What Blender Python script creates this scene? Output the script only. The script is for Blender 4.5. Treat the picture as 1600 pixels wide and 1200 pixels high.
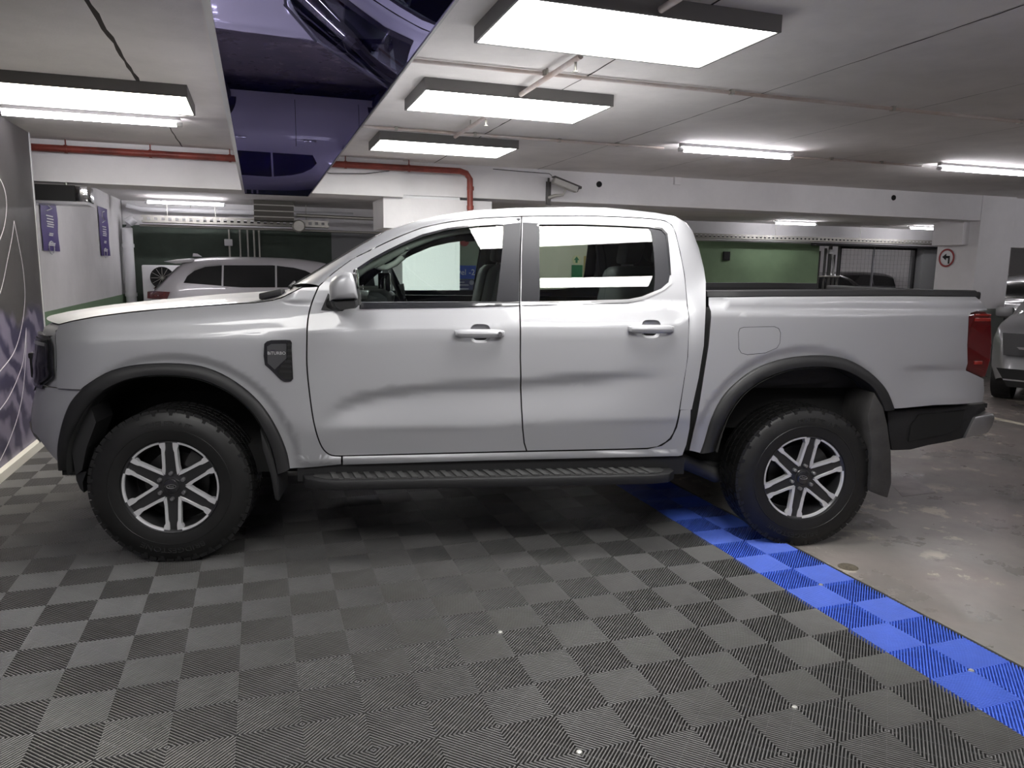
import bpy, bmesh, math, random
import numpy as np
from mathutils import Matrix, Vector
for o in list(bpy.data.objects): bpy.data.objects.remove(o, do_unlink=True)
S = bpy.context.scene
COL = S.collection
random.seed(7)
PI = math.pi
# ------------------------------------------------------------------ camera
# world frame: floor-tile grid, X along tile rows, Y into the garage, Z=0 on top of the tiles
F_PX = 1168.0
CAM = np.array([-2.283586, -1.913751, 1.467696])
YAW, PIT, ROL = -0.32650993, -0.154695588, -0.0143893
def _rot():
    cy, sy = math.cos(YAW), math.sin(YAW); cp, sp = math.cos(PIT), math.sin(PIT); cr, sr = math.cos(ROL), math.sin(ROL)
    return (np.array([[cy,-sy,0],[sy,cy,0],[0,0,1]]) @ np.array([[1,0,0],[0,cp,-sp],[0,sp,cp]]) @ np.array([[cr,0,sr],[0,1,0],[-sr,0,cr]]))
RC = _rot()
cd = bpy.data.cameras.new('camera'); co = bpy.data.objects.new('camera', cd); COL.objects.link(co)
m = Matrix.Identity(4)
for r in range(3):
    m[r][0] = RC[r,0]; m[r][1] = RC[r,2]; m[r][2] = -RC[r,1]; m[r][3] = CAM[r]
co.matrix_world = m
cd.sensor_width = 36; cd.sensor_fit = 'HORIZONTAL'; cd.lens = F_PX/1600*36; cd.clip_start = .05; cd.clip_end = 100
S.camera = co
# ------------------------------------------------------------------ world, exposure
wd = bpy.data.worlds.new('world'); S.world = wd; wd.use_nodes = True
wd.node_tree.nodes['Background'].inputs[0].default_value = (.5,.52,.58,1)
wd.node_tree.nodes['Background'].inputs[1].default_value = .0
S.view_settings.view_transform = 'Standard'; S.view_settings.look = 'None'
S.view_settings.gamma = 1; S.view_settings.use_curve_mapping = False
S.view_settings.exposure = 0.05
PANEL_E = 24.0      # radiance of the square light panels
TUBE_E = 60.0       # radiance of the fluorescent tubes
# ------------------------------------------------------------------ pixel helpers (photo 1600x1200)
def ray(u, v): return RC @ np.array([(u-800)/F_PX, 1, -(v-600)/F_PX])
def pz(u, v, z): d = ray(u,v); return CAM + (z-CAM[2])/d[2]*d
def py(u, v, y): d = ray(u,v); return CAM + (y-CAM[1])/d[1]*d
def px(u, v, x): d = ray(u,v); return CAM + (x-CAM[0])/d[0]*d
TH = math.radians(-11.8356); CT, ST = math.cos(TH), math.sin(TH)
ROOT = np.array([-2.534, 2.860, 0.0])
R2 = np.array([[CT,ST,0],[-ST,CT,0],[0,0,1]])
CAML = R2 @ (CAM-ROOT)
def loc(u, v, y):           # pixel -> pickup frame at lateral plane y
    d = R2 @ ray(u,v); return CAML + (y-CAML[1])/d[1]*d
# ------------------------------------------------------------------ materials
MATS = {}
def mat(name, col, rough=.5, metal=0, coat=0, coat_rough=.03, spec=.5, emit=None, estr=0, noise=None, bump=None, trans=0, alpha=1):
    if name in MATS: return MATS[name]
    M = bpy.data.materials.new(name); M.use_nodes = True; nt = M.node_tree; b = nt.nodes['Principled BSDF']
    c4 = (*col, 1)
    b.inputs['Base Color'].default_value = c4; b.inputs['Roughness'].default_value = rough; b.inputs['Metallic'].default_value = metal
    b.inputs['Coat Weight'].default_value = coat; b.inputs['Coat Roughness'].default_value = coat_rough
    b.inputs['Specular IOR Level'].default_value = spec; b.inputs['Transmission Weight'].default_value = trans
    if emit: b.inputs['Emission Color'].default_value = (*emit,1); b.inputs['Emission Strength'].default_value = estr
    tc = nt.nodes.new('ShaderNodeTexCoord')
    if noise:               # (scale, amount, second colour or None, detail)
        n = nt.nodes.new('ShaderNodeTexNoise'); n.inputs['Scale'].default_value = noise[0]; n.inputs['Detail'].default_value = noise[3] if len(noise)>3 else 6
        n.inputs['Roughness'].default_value = .65
        nt.links.new(tc.outputs['Object'], n.inputs['Vector'])
        r = nt.nodes.new('ShaderNodeValToRGB'); a = noise[1]; c2 = noise[2] if len(noise)>2 and noise[2] else tuple(x*(1-a) for x in col)
        r.color_ramp.elements[0].position = .35; r.color_ramp.elements[0].color = (*c2,1); r.color_ramp.elements[1].position = .62; r.color_ramp.elements[1].color = c4
        nt.links.new(n.outputs['Fac'], r.inputs['Fac']); nt.links.new(r.outputs['Color'], b.inputs['Base Color'])
    if bump:                # (scale, strength, distance)
        n2 = nt.nodes.new('ShaderNodeTexNoise'); n2.inputs['Scale'].default_value = bump[0]; n2.inputs['Detail'].default_value = 4
        nt.links.new(tc.outputs['Object'], n2.inputs['Vector'])
        bp = nt.nodes.new('ShaderNodeBump'); bp.inputs['Strength'].default_value = bump[1]; bp.inputs['Distance'].default_value = bump[2]
        nt.links.new(n2.outputs['Fac'], bp.inputs['Height']); nt.links.new(bp.outputs['Normal'], b.inputs['Normal'])
    MATS[name] = M; return M
def glass_mat(name, tint, refl=1.0, ior=1.5):
    M = bpy.data.materials.new(name); M.use_nodes = True; nt = M.node_tree; nt.nodes.clear()
    out = nt.nodes.new('ShaderNodeOutputMaterial'); t = nt.nodes.new('ShaderNodeBsdfTransparent'); g = nt.nodes.new('ShaderNodeBsdfGlossy')
    t.inputs[0].default_value = (*tint,1); g.inputs['Roughness'].default_value = 0.0; g.inputs[0].default_value = (refl,refl,refl,1)
    f = nt.nodes.new('ShaderNodeFresnel'); f.inputs[0].default_value = ior
    mx = nt.nodes.new('ShaderNodeMixShader'); nt.links.new(f.outputs[0], mx.inputs[0]); nt.links.new(t.outputs[0], mx.inputs[1]); nt.links.new(g.outputs[0], mx.inputs[2])
    nt.links.new(mx.outputs[0], out.inputs[0]); MATS[name] = M; return M
PAINT = mat('silver_paint', (.40,.402,.42), .50, .40, coat=.45, coat_rough=.05)
SEAM = mat('seam_shade', (.012,.012,.012), .8)  # black on panel edges paints the shade inside the body gaps
SUVPAINT = mat('suv_paint', (.42,.41,.43), .4, .2, coat=.6)
DARKPAINT = mat('dark_paint', (.06,.06,.065), .35, .5, coat=.8)
GREYPAINT = mat('grey_paint', (.34,.34,.36), .4, .5, coat=.7)
BLACKPL = mat('black_plastic', (.011,.011,.012), .55, noise=(60,.25), bump=(400,.15,.001))
FLAREPL = mat('flare_plastic', (.014,.014,.015), .55, bump=(500,.2,.001))
GLOSSBLK = mat('gloss_black', (.02,.02,.023), .22, coat=.6, coat_rough=.05)
APPLIQ = mat('pillar_applique', (.020,.020,.024), .5, spec=.25)
DARK = mat('underbody_dark', (.006,.006,.006), .9)
INTDK = mat('interior_dark', (.025,.025,.028), .7)
INTGR = mat('interior_grey', (.62,.64,.60), .6)
RUBBER = mat('tyre_rubber', (.010,.010,.010), .48, noise=(14,.35), bump=(250,.2,.001))
LETTER = mat('tyre_lettering', (.018,.018,.018), .55)
MACH = mat('machined_alloy', (.66,.66,.68), .36, .35)
RIMDK = mat('rim_dark', (.028,.028,.030), .40, .3, coat=.3)
BARREL = mat('rim_barrel', (.10,.10,.105), .35, .8)
STEEL = mat('steel', (.55,.55,.55), .35, 1.0)
CHROME = mat('chrome', (.8,.8,.82), .08, 1.0)
SATIN = mat('satin_chrome', (.42,.42,.43), .3, .9)
RED = mat('tail_red', (.085,.003,.004), .12, coat=1.0)
REDLIT = mat('tail_red_bright', (.24,.010,.006), .2, coat=1.0)
LENS = glass_mat('lamp_lens', (.78,.8,.82), .9)
GLASS = glass_mat('side_glass', (.82,.90,.86), 1.0, 1.55)
GLASSD = glass_mat('tinted_glass', (.10,.11,.11), 1.0, 1.5)
CONC_CEIL = mat('painted_concrete_ceiling', (.80,.775,.755), .9, noise=(1.3,.14), bump=(90,.25,.004))
WHITEW = mat('white_painted_wall', (.82,.81,.815), .8, noise=(1.1,.1), bump=(35,.2,.004))
CREAM = mat('cream_wall', (.72,.70,.56), .8)
GREENW = mat('green_wall', (.20,.30,.17), .7, noise=(.8,.2))
GREENB = mat('green_band', (.18,.28,.17), .6)
GREENDK = mat('dark_green_wall', (.055,.075,.058), .8, noise=(2,.3))
GREYW = mat('grey_wall', (.23,.235,.24), .8)
GREENBASE = mat('grey_green_base', (.24,.26,.24), .7)
REDPIPE = mat('red_pipe_paint', (.26,.045,.03), .45, noise=(6,.45))
PINKPIPE = mat('pale_pipe_paint', (.66,.61,.59), .6, noise=(5,.25,(.55,.44,.38)))
WHITEPIPE = mat('white_pipe', (.72,.72,.74), .5)
GALV = mat('galvanised_steel', (.45,.44,.40), .45, .8)
FRAMEDK = mat('fixture_frame', (.16,.155,.15), .6)
WHITEPL = mat('white_plastic', (.75,.75,.76), .5)
BLUEM = mat('blue_tile_plastic', (.065,.145,.66), .48, noise=(5,.15))
BLACKM = mat('black_tile_plastic', (.108,.106,.105), .40, noise=(4,.22))
BASEM = mat('tile_gap_shade', (.006,.006,.006), .9)  # base darkened to paint the shade between the black ribs
BASEBL = mat('blue_gap_shade', (.012,.03,.22), .9)  # darker blue paints the shade between the blue ribs
CRACK = mat('joint_crack', (.05,.045,.04), 1.0)
PURPLE = mat('banner_purple', (.055,.032,.18), .6)
PRINTW = mat('print_white', (.75,.75,.78), .6)
SIGNBL = mat('sign_blue', (.02,.07,.40), .5); SIGNNV = mat('sign_navy', (.03,.035,.12), .5)
SIGNRED = mat('sign_red', (.30,.03,.03), .5); BLACKF = mat('black_flat', (.008,.008,.008), .8)
ARROWG = mat('arrow_green', (.03,.20,.09), .6); YELLOWS = mat('sign_pale_yellow', (.75,.72,.45), .6)
LINEP = mat('floor_line_paint', (.62,.58,.46), .7, noise=(9,.4))
LIGHTP = mat('panel_diffuser', (.9,.9,.9), .5, emit=(1,.985,.96), estr=PANEL_E)
LIGHTW = mat('panel_diffuser_warm', (.9,.9,.9), .5, emit=(1,.94,.80), estr=PANEL_E)
LIGHTT = mat('tube_light', (.9,.9,.9), .5, emit=(.98,.95,1), estr=TUBE_E)
ORANGE = mat('orange_lit_sign', (.8,.16,.02), .5, emit=(1,.22,.03), estr=.8)
YELLIT = mat('yellow_lit_sign', (.8,.55,.1), .5, emit=(1,.6,.12), estr=.8)
# ------------------------------------------------------------------ mesh helpers
def tag(o, label=None, cat=None, group=None, kind=None):
    if label: o['label'] = label
    if cat: o['category'] = cat
    if group: o['group'] = group
    if kind: o['kind'] = kind
    return o
def empty(name, loc_=(0,0,0), rz=0, parent=None):
    o = bpy.data.objects.new(name, None); COL.objects.link(o); o.location = loc_; o.rotation_euler = (0,0,rz); o.empty_display_size = .1
    if parent: o.parent = parent
    return o
def link(name, me, parent=None):
    o = bpy.data.objects.new(name, me); COL.objects.link(o)
    if parent: o.parent = parent
    return o
class MB:
    def __init__(s): s.v = []; s.f = []
    def add(s, vs, fs):
        n = len(s.v); s.v += [tuple(map(float,p)) for p in vs]; s.f += [tuple(i+n for i in q) for q in fs]; return s
    def box(s, x0, x1, y0, y1, z0, z1):
        vs = [(x,y,z) for x in (x0,x1) for y in (y0,y1) for z in (z0,z1)]
        return s.add(vs, [(0,1,3,2),(4,6,7,5),(0,4,5,1),(2,3,7,6),(0,2,6,4),(1,5,7,3)])
    def obox(s, c, ax, ay, az):       # oriented box: centre and three half vectors
        c, ax, ay, az = map(np.array, (c,ax,ay,az))
        vs = [c+i*ax+j*ay+k*az for i in (-1,1) for j in (-1,1) for k in (-1,1)]
        return s.add(vs, [(0,1,3,2),(4,6,7,5),(0,4,5,1),(2,3,7,6),(0,2,6,4),(1,5,7,3)])
    def prism(s, pts, fn0, fn1):      # polygon pts (a,b) -> two caps by fn(a,b)
        n = len(pts); vs = [fn0(*p) for p in pts]+[fn1(*p) for p in pts]
        return s.add(vs, [tuple(range(n-1,-1,-1)), tuple(range(n,2*n))]+[(i,(i+1)%n,n+(i+1)%n,n+i) for i in range(n)])
    def lathe(s, prof, n=48, axis='y', c=(0,0,0), a0=0, a1=2*PI, cap=False):   # prof: (radius, along axis)
        full = abs(a1-a0) > 2*PI-1e-6; m_ = n if full else n+1; vs = []
        for i in range(m_):
            a = a0+(a1-a0)*i/n; ca, sa = math.cos(a), math.sin(a)
            for r, h in prof:
                q = (r*ca, h, r*sa) if axis=='y' else ((h, r*ca, r*sa) if axis=='x' else (r*ca, r*sa, h))
                vs.append((q[0]+c[0], q[1]+c[1], q[2]+c[2]))
        k = len(prof); fs = []
        for i in range(n):
            j = (i+1)%m_
            for t in range(k-1): fs.append((i*k+t, i*k+t+1, j*k+t+1, j*k+t))
        return s.add(vs, fs)
    def tube(s, path, r, n=8, cap=True):
        P = [Vector(p) for p in path]; rings = []; up = Vector((0,0,1))
        for i, p in enumerate(P):
            t = (P[min(i+1,len(P)-1)]-P[max(i-1,0)]).normalized()
            a = t.cross(up) if abs(t.dot(up)) < .95 else t.cross(Vector((1,0,0)))
            a.normalize(); b = t.cross(a); rr = r[i] if isinstance(r,(list,tuple)) else r
            rings.append([p+a*math.cos(2*PI*k/n)*rr+b*math.sin(2*PI*k/n)*rr for k in range(n)])
        vs = [q for g in rings for q in g]; fs = []
        for i in range(len(P)-1):
            for k in range(n): fs.append((i*n+k, i*n+(k+1)%n, (i+1)*n+(k+1)%n, (i+1)*n+k))
        if cap: fs += [tuple(range(n-1,-1,-1)), tuple(range((len(P)-1)*n, len(P)*n))]
        return s.add(vs, fs)
    def grid(s, rows):
        n = len(rows[0]); vs = [p for r in rows for p in r]
        return s.add(vs, [(i*n+j, i*n+j+1, (i+1)*n+j+1, (i+1)*n+j) for i in range(len(rows)-1) for j in range(n-1)])
    def mesh(s, name, mt, smooth=None, recalc=True):
        me = bpy.data.meshes.new(name); me.from_pydata(s.v, [], s.f); me.materials.append(mt)
        if recalc:
            bm = bmesh.new(); bm.from_mesh(me); bmesh.ops.recalc_face_normals(bm, faces=bm.faces); bm.to_mesh(me); bm.free()
        if smooth is not None:
            for p in me.polygons: p.use_smooth = True
            if smooth < 180: me.set_sharp_from_angle(angle=math.radians(smooth))
        me.update(); return me
    def build(s, name, mt, parent=None, smooth=None, bevel=0, recalc=True):
        me = s.mesh(name, mt, smooth, recalc)
        if bevel:
            bm = bmesh.new(); bm.from_mesh(me); es = [e for e in bm.edges if len(e.link_faces)==2 and e.calc_face_angle(0)>.5]
            bmesh.ops.bevel(bm, geom=es, offset=bevel, segments=2, affect='EDGES', profile=.5, clamp_overlap=True); bm.to_mesh(me); bm.free()
            for p in me.polygons: p.use_smooth = True
            me.set_sharp_from_angle(angle=math.radians(35))
        return link(name, me, parent)
def bx(name, dims, mt, parent=None, bevel=0): return MB().box(*dims).build(name, mt, parent, bevel=bevel)
def text_verts(txt, size, extrude=0.0):
    cu = bpy.data.curves.new('t', 'FONT'); cu.body = txt; cu.size = size; cu.extrude = extrude; cu.align_x = 'CENTER'; cu.align_y = 'CENTER'; cu.resolution_u = 2
    ob = bpy.data.objects.new('t', cu); COL.objects.link(ob); bpy.context.view_layer.update()
    me = bpy.data.meshes.new_from_object(ob.evaluated_get(bpy.context.evaluated_depsgraph_get()))
    vs = [tuple(v.co) for v in me.vertices]; fs = [tuple(p.vertices) for p in me.polygons]
    bpy.data.objects.remove(ob, do_unlink=True); bpy.data.meshes.remove(me); return vs, fs
def text_obj(name, txt, size, fn, mt, parent, extrude=0.0):
    vs, fs = text_verts(txt, size, extrude); return MB().add([fn(*p) for p in vs], fs).build(name, mt, parent)
def copy_tree(o, parent=None):
    c = o.copy(); COL.objects.link(c); c.parent = parent
    for ch in [k for k in bpy.data.objects if k.parent == o]: copy_tree(ch, c)
    return c
def sm(t): t = max(0.0, min(1.0, t)); return t*t*(3-2*t)
def interp(tab, x):
    if x <= tab[0][0]: return tab[0][1]
    for (a, fa), (b, fb) in zip(tab, tab[1:]):
        if x <= b: return fa+(fb-fa)*(x-a)/(b-a)
    return tab[-1][1]
def pchip(tab):
    X = [t[0] for t in tab]; Y = [t[1] for t in tab]; n = len(X); h = [X[i+1]-X[i] for i in range(n-1)]; d = [(Y[i+1]-Y[i])/h[i] for i in range(n-1)]
    mm = [d[0]]+[0 if d[i-1]*d[i] <= 0 else 2*d[i-1]*d[i]/(d[i-1]+d[i]) for i in range(1,n-1)]+[d[-1]]
    def f(x):
        if x <= X[0]: return Y[0]+mm[0]*(x-X[0])
        if x >= X[-1]: return Y[-1]+mm[-1]*(x-X[-1])
        i = 0
        while x > X[i+1]: i += 1
        t = (x-X[i])/h[i]
        return (2*t**3-3*t*t+1)*Y[i]+(t**3-2*t*t+t)*h[i]*mm[i]+(-2*t**3+3*t*t)*Y[i+1]+(t**3-t*t)*h[i]*mm[i+1]
    return f
def panel(name, polys, Wf, mt, parent, side=-1, res=.03, flange=.014, off=0.0, smooth_n=True):
    """sheet cut to the outline(s) polys in the (x,z) side plane and laid on the body surface y = side*Wf(x,z)"""
    V = []; Fc = []; N = []; FLG = []
    for pts in polys:
        area = sum(pts[i][0]*pts[(i+1)%len(pts)][1]-pts[(i+1)%len(pts)][0]*pts[i][1] for i in range(len(pts)))
        if area < 0: pts = pts[::-1]
        bm = bmesh.new(); f = bm.faces.new([bm.verts.new((p[0],0,p[1])) for p in pts])
        f.normal_update(); bmesh.ops.triangulate(bm, faces=[f], ngon_method='EAR_CLIP')
        xs = [p[0] for p in pts]; zs = [p[1] for p in pts]
        for ax, lo, hi in ((0,min(xs),max(xs)),(2,min(zs),max(zs))):
            k = math.floor(lo/res)+1
            while k*res < hi-1e-4:
                c = [0,0,0]; c[ax] = k*res; n = [0,0,0]; n[ax] = 1
                bmesh.ops.bisect_plane(bm, geom=bm.verts[:]+bm.edges[:]+bm.faces[:], dist=1e-5, plane_co=c, plane_no=n); k += 1
        bmesh.ops.remove_doubles(bm, verts=bm.verts[:], dist=2e-5)
        bm.verts.index_update(); base = len(V)
        for v in bm.verts:
            x, z = v.co.x, v.co.z; w = Wf(x,z)+off; V.append((x, side*w, z)); e = .004
            gx = (Wf(x+e,z)-Wf(x-e,z))/(2*e); gz = (Wf(x,z+e)-Wf(x,z-e))/(2*e)
            n = Vector((-gx, side, -gz)).normalized(); N.append(n)
        for q in bm.faces:
            ids = [v.index+base for v in q.verts]
            cc = q.normal.y
            # wanted outward: sign(side)
            if (cc > 0) != (side > 0): ids.reverse()
            Fc.append(ids)
        if flange:
            for e in bm.edges:
                if len(e.link_faces) == 1:
                    a, b = e.verts; b0 = len(V)
                    for v in (a,b): p = V[base+v.index]; V.append(p); N.append(Vector((0,0,0)))
                    for v in (b,a): p = V[base+v.index]; V.append((p[0], p[1]-side*flange, p[2])); N.append(Vector((0,0,0)))
                    Fc.append([b0,b0+1,b0+2,b0+3]); FLG.append(len(Fc)-1)
        bm.free()
    me = bpy.data.meshes.new(name); me.from_pydata(V, [], Fc); me.materials.append(mt)
    if mt is PAINT and FLG:
        me.materials.append(SEAM)
        for k in FLG: me.polygons[k].material_index = 1
    for p in me.polygons: p.use_smooth = True
    me.normals_split_custom_set_from_vertices(N); me.update()
    return link(name, me, parent)
# ================================================================== SETTING
CZ = 2.56       # ceiling height
FZ = -0.018     # concrete level under the tiles
def concrete_floor():
    M = bpy.data.materials.new('worn_painted_concrete'); M.use_nodes = True; nt = M.node_tree; b = nt.nodes['Principled BSDF']
    tc = nt.nodes.new('ShaderNodeTexCoord'); L = nt.links.new
    def noise(sc, det=8, ro=.65):
        n = nt.nodes.new('ShaderNodeTexNoise'); n.inputs['Scale'].default_value = sc; n.inputs['Detail'].default_value = det; n.inputs['Roughness'].default_value = ro
        L(tc.outputs['Object'], n.inputs['Vector']); return n
    def ramp(src, p0, c0, p1, c1):
        r = nt.nodes.new('ShaderNodeValToRGB'); r.color_ramp.elements[0].position = p0; r.color_ramp.elements[0].color = c0; r.color_ramp.elements[1].position = p1; r.color_ramp.elements[1].color = c1
        L(src, r.inputs['Fac']); return r
    a = ramp(noise(1.1).outputs['Fac'], .35, (.165,.158,.145,1), .68, (.285,.245,.23,1))
    w = ramp(noise(3.3,10,.72).outputs['Fac'], .565, (0,0,0,1), .60, (1,1,1,1)); w2 = ramp(noise(.55,4).outputs['Fac'], .43, (0,0,0,1), .52, (1,1,1,1))
    mul = nt.nodes.new('ShaderNodeMath'); mul.operation = 'MULTIPLY'; L(w.outputs[0], mul.inputs[0]); L(w2.outputs[0], mul.inputs[1])
    mx = nt.nodes.new('ShaderNodeMix'); mx.data_type = 'RGBA'; L(mul.outputs[0], mx.inputs['Factor']); L(a.outputs[0], mx.inputs['A']); mx.inputs['B'].default_value = (.52,.47,.40,1)
    d = ramp(noise(7,6).outputs['Fac'], .62, (1,1,1,1), .75, (.45,.45,.45,1))
    m2 = nt.nodes.new('ShaderNodeMix'); m2.data_type = 'RGBA'; m2.blend_type = 'MULTIPLY'; m2.inputs['Factor'].default_value = 1; L(mx.outputs['Result'], m2.inputs['A']); L(d.outputs[0], m2.inputs['B'])
    L(m2.outputs['Result'], b.inputs['Base Color'])
    rr = ramp(noise(2.1).outputs['Fac'], .35, (.22,.22,.22,1), .7, (.5,.5,.5,1)); L(rr.outputs[0], b.inputs['Roughness'])
    bp = nt.nodes.new('ShaderNodeBump'); bp.inputs['Strength'].default_value = .15; bp.inputs['Distance'].default_value = .003; L(noise(40).outputs['Fac'], bp.inputs['Height']); L(bp.outputs[0], b.inputs['Normal'])
    return M
tag(bx('floor', (-7,19,-8,27,FZ-.1,FZ), concrete_floor()), kind='structure')
ceil = tag(bx('ceiling', (-7,19,-8,27,CZ,CZ+.2), CONC_CEIL), kind='structure')
def joint(x, y0, y1, w=.012, wob=.004):     # open joint between two ceiling slabs, ragged edges
    mb = MB(); n = int((y1-y0)/.12); pts = [(x+random.uniform(-wob,wob), y0+(y1-y0)*i/n, w*random.uniform(.35,1)) for i in range(n+1)]
    mb.grid([[(a-b/2, y, CZ-.0015) for a,y,b in pts],[(a+b/2, y, CZ-.0015) for a,y,b in pts]])
    mb.build('slab_joint', CRACK, ceil, recalc=False)
joint(-2.93, -2, 3.75, .030, .006); joint(-2.925, 4.9, 6.1, .016); joint(-.455, -2, 6.2, .014); joint(.73, -2, 6.2, .010); joint(1.95,.5,6.2,.006); joint(3.15,.5,6.2,.005); joint(-1.7,-2,6.2,.005)
# walls ------------------------------------------------------------
tag(bx('wall_front', (-7,19,-8.2,-8,FZ,CZ), WHITEW), kind='structure')
tag(bx('wall_right', (19,19.2,-8,27,FZ,CZ), WHITEW), kind='structure')
tag(bx('wall_far', (5,19,22.6,22.8,FZ,CZ), WHITEW), kind='structure')
tag(bx('wall_side', (-7.2,-7,-8,6,FZ,CZ), WHITEW), kind='structure')
wl = tag(bx('wall_left', (-4.86,-4.56,6.62,13.3,FZ,CZ), WHITEW), kind='structure')
bx('green_band', (-4.562,-4.550,6.62,13.3,FZ,.90), GREENB, wl)
# back wall in its differently painted bays
wb = tag(bx('wall_back', (-4.56,5.25,13.35,13.6,2.12,CZ), WHITEW), kind='structure')
tag(bx('wall_back_green', (-4.56,-.9,13.3,13.5,FZ,2.13), GREENDK), kind='structure')
tag(bx('wall_back_grey', (-.9,.55,13.3,13.5,FZ,2.13), GREYW), kind='structure')
tag(bx('wall_back_sage', (.55,2.45,13.3,13.5,FZ,2.13), mat('sage_wall',(.22,.27,.21),.8)), kind='structure')
tag(bx('wall_back_cream', (2.45,5.25,13.3,13.5,FZ,2.13), CREAM), kind='structure')
tag(bx('wall_back_leaf', (5.25,10.5,13.0,13.3,FZ,2.12), GREENW), kind='structure')
tag(bx('wall_back_upper', (5.25,19,13.05,13.3,2.12,CZ), WHITEW), kind='structure')
tag(bx('wall_back_pier', (13.62,14.25,12.9,13.3,FZ,2.12), GREYW), kind='structure')
tag(bx('wall_back_right', (14.25,19,12.95,13.3,FZ,2.12), WHITEW), kind='structure')
# printed hoarding on the left: x = -4.0
def hoarding_mat():
    M = bpy.data.materials.new('printed_hoarding'); M.use_nodes = True; nt = M.node_tree; b = nt.nodes['Principled BSDF']; L = nt.links.new
    tc = nt.nodes.new('ShaderNodeTexCoord'); sp = nt.nodes.new('ShaderNodeSeparateXYZ'); L(tc.outputs['Object'], sp.inputs[0])
    n = nt.nodes.new('ShaderNodeTexNoise'); n.inputs['Scale'].default_value = 1.6; n.inputs['Detail'].default_value = 3; L(tc.outputs['Object'], n.inputs['Vector'])
    mp = nt.nodes.new('ShaderNodeMapping'); mp.inputs['Rotation'].default_value = (.6,0,0); L(tc.outputs['Object'], mp.inputs[0])
    wv = nt.nodes.new('ShaderNodeTexWave'); wv.bands_direction = 'Z'; wv.inputs['Scale'].default_value = 1.3; wv.inputs['Distortion'].default_value = 9; wv.inputs['Detail'].default_value = 3; wv.inputs['Detail Scale'].default_value = 1.6; L(mp.outputs[0], wv.inputs['Vector'])
    r = nt.nodes.new('ShaderNodeValToRGB'); r.color_ramp.elements[0].position = .2; r.color_ramp.elements[0].color = (.03,.026,.06,1); r.color_ramp.elements[1].position = .8; r.color_ramp.elements[1].color = (.14,.125,.18,1); L(wv.outputs['Fac'], r.inputs[0])
    r2 = nt.nodes.new('ShaderNodeValToRGB'); r2.color_ramp.elements[0].position = .3; r2.color_ramp.elements[0].color = (.022,.021,.021,1); r2.color_ramp.elements[1].position = .75; r2.color_ramp.elements[1].color = (.055,.052,.052,1); L(n.outputs['Fac'], r2.inputs[0])
    ad = nt.nodes.new('ShaderNodeMath'); ad.operation = 'MULTIPLY_ADD'; L(n.outputs['Fac'], ad.inputs[0]); ad.inputs[1].default_value = .9; L(sp.outputs['Z'], ad.inputs[2])
    st = nt.nodes.new('ShaderNodeMapRange'); st.inputs['From Min'].default_value = 1.50; st.inputs['From Max'].default_value = 1.60; L(ad.outputs[0], st.inputs['Value'])
    mx = nt.nodes.new('ShaderNodeMix'); mx.data_type = 'RGBA'; L(st.outputs[0], mx.inputs['Factor']); L(r.outputs[0], mx.inputs['A']); L(r2.outputs[0], mx.inputs['B'])
    L(mx.outputs['Result'], b.inputs['Base Color']); b.inputs['Roughness'].default_value = .45; return M
hw = tag(bx('wall_print', (-4.06,-4.0,-3,5.28,.062,2.49), hoarding_mat()), kind='structure')
tag(bx('baseboard_left', (-4.06,-3.955,-3,5.28,FZ,.062), mat('skirting_white',(.62,.60,.54),.7)), kind='structure')
bx('edge_strip', (-4.06,-3.992,5.28,5.30,.062,2.49), mat('edge_grey',(.4,.4,.42),.4), hw)
def print_line(pix, w=.004):
    P = [px(u,v,-3.9985) for u,v in pix]; P = [Vector(p) for p in P]; Q = []
    for i in range(len(P)-1):
        a = P[max(i-1,0)]; b, c = P[i], P[i+1]; d = P[min(i+2,len(P)-1)]
        for k in range(6):
            t = k/6; Q.append(.5*((2*b)+(c-a)*t+(2*a-5*b+4*c-d)*t*t+(3*b-a-3*c+d)*t**3))
    Q.append(P[-1]); L_ = []; R_ = []
    for i, q in enumerate(Q):
        t = (Q[min(i+1,len(Q)-1)]-Q[max(i-1,0)]).normalized(); n = Vector((0,-t.z,t.y))*w; L_.append(q+n); R_.append(q-n)
    MB().grid([L_,R_]).build('print_line', PRINTW, hw, recalc=False)
print_line([(-14,262),(2,283),(9,305),(10,330),(5,360),(-8,392)])
print_line([(22,345),(19,370),(12,405),(2,452),(-14,490)])
print_line([(22,345),(28,375),(36,420),(39,465),(34,510),(22,550),(0,580),(-10,592)])
print_line([(41,512),(37,560),(28,590),(14,620),(0,640),(-8,648)])
print_line([(41,512),(40,560),(36,610),(28,650),(14,690),(0,720)])
# beams, columns ------------------------------------------------------
bm_l = tag(bx('beam_left', (-4.75,-.80,6.13,6.62,2.185,CZ), WHITEW), kind='structure')
bm_r = tag(bx('beam_right', (-.80,8.06,6.2,6.62,2.215,CZ), WHITEW), kind='structure')
tag(bx('beam_far_right', (8.06,19,6.30,6.62,1.86,CZ), WHITEW), kind='structure')
colc = tag(bx('column_middle', (-.80,-.16,6.22,6.86,FZ,CZ), mat('white_column_paint',(.78,.79,.80),.75,bump=(50,.35,.004))), kind='structure')
bx('capital', (-1.0,.20,6.205,6.95,1.865,2.185), WHITEW, colc)
colr = tag(bx('column_right', (7.40,8.04,6.19,6.86,FZ,CZ), WHITEW), kind='structure')
bx('capital', (7.28,7.40,6.35,6.86,1.88,2.216), WHITEW, colr)
bx('painted_base', (7.395,8.046,6.185,6.865,FZ,.975), GREENBASE, colr)
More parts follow.
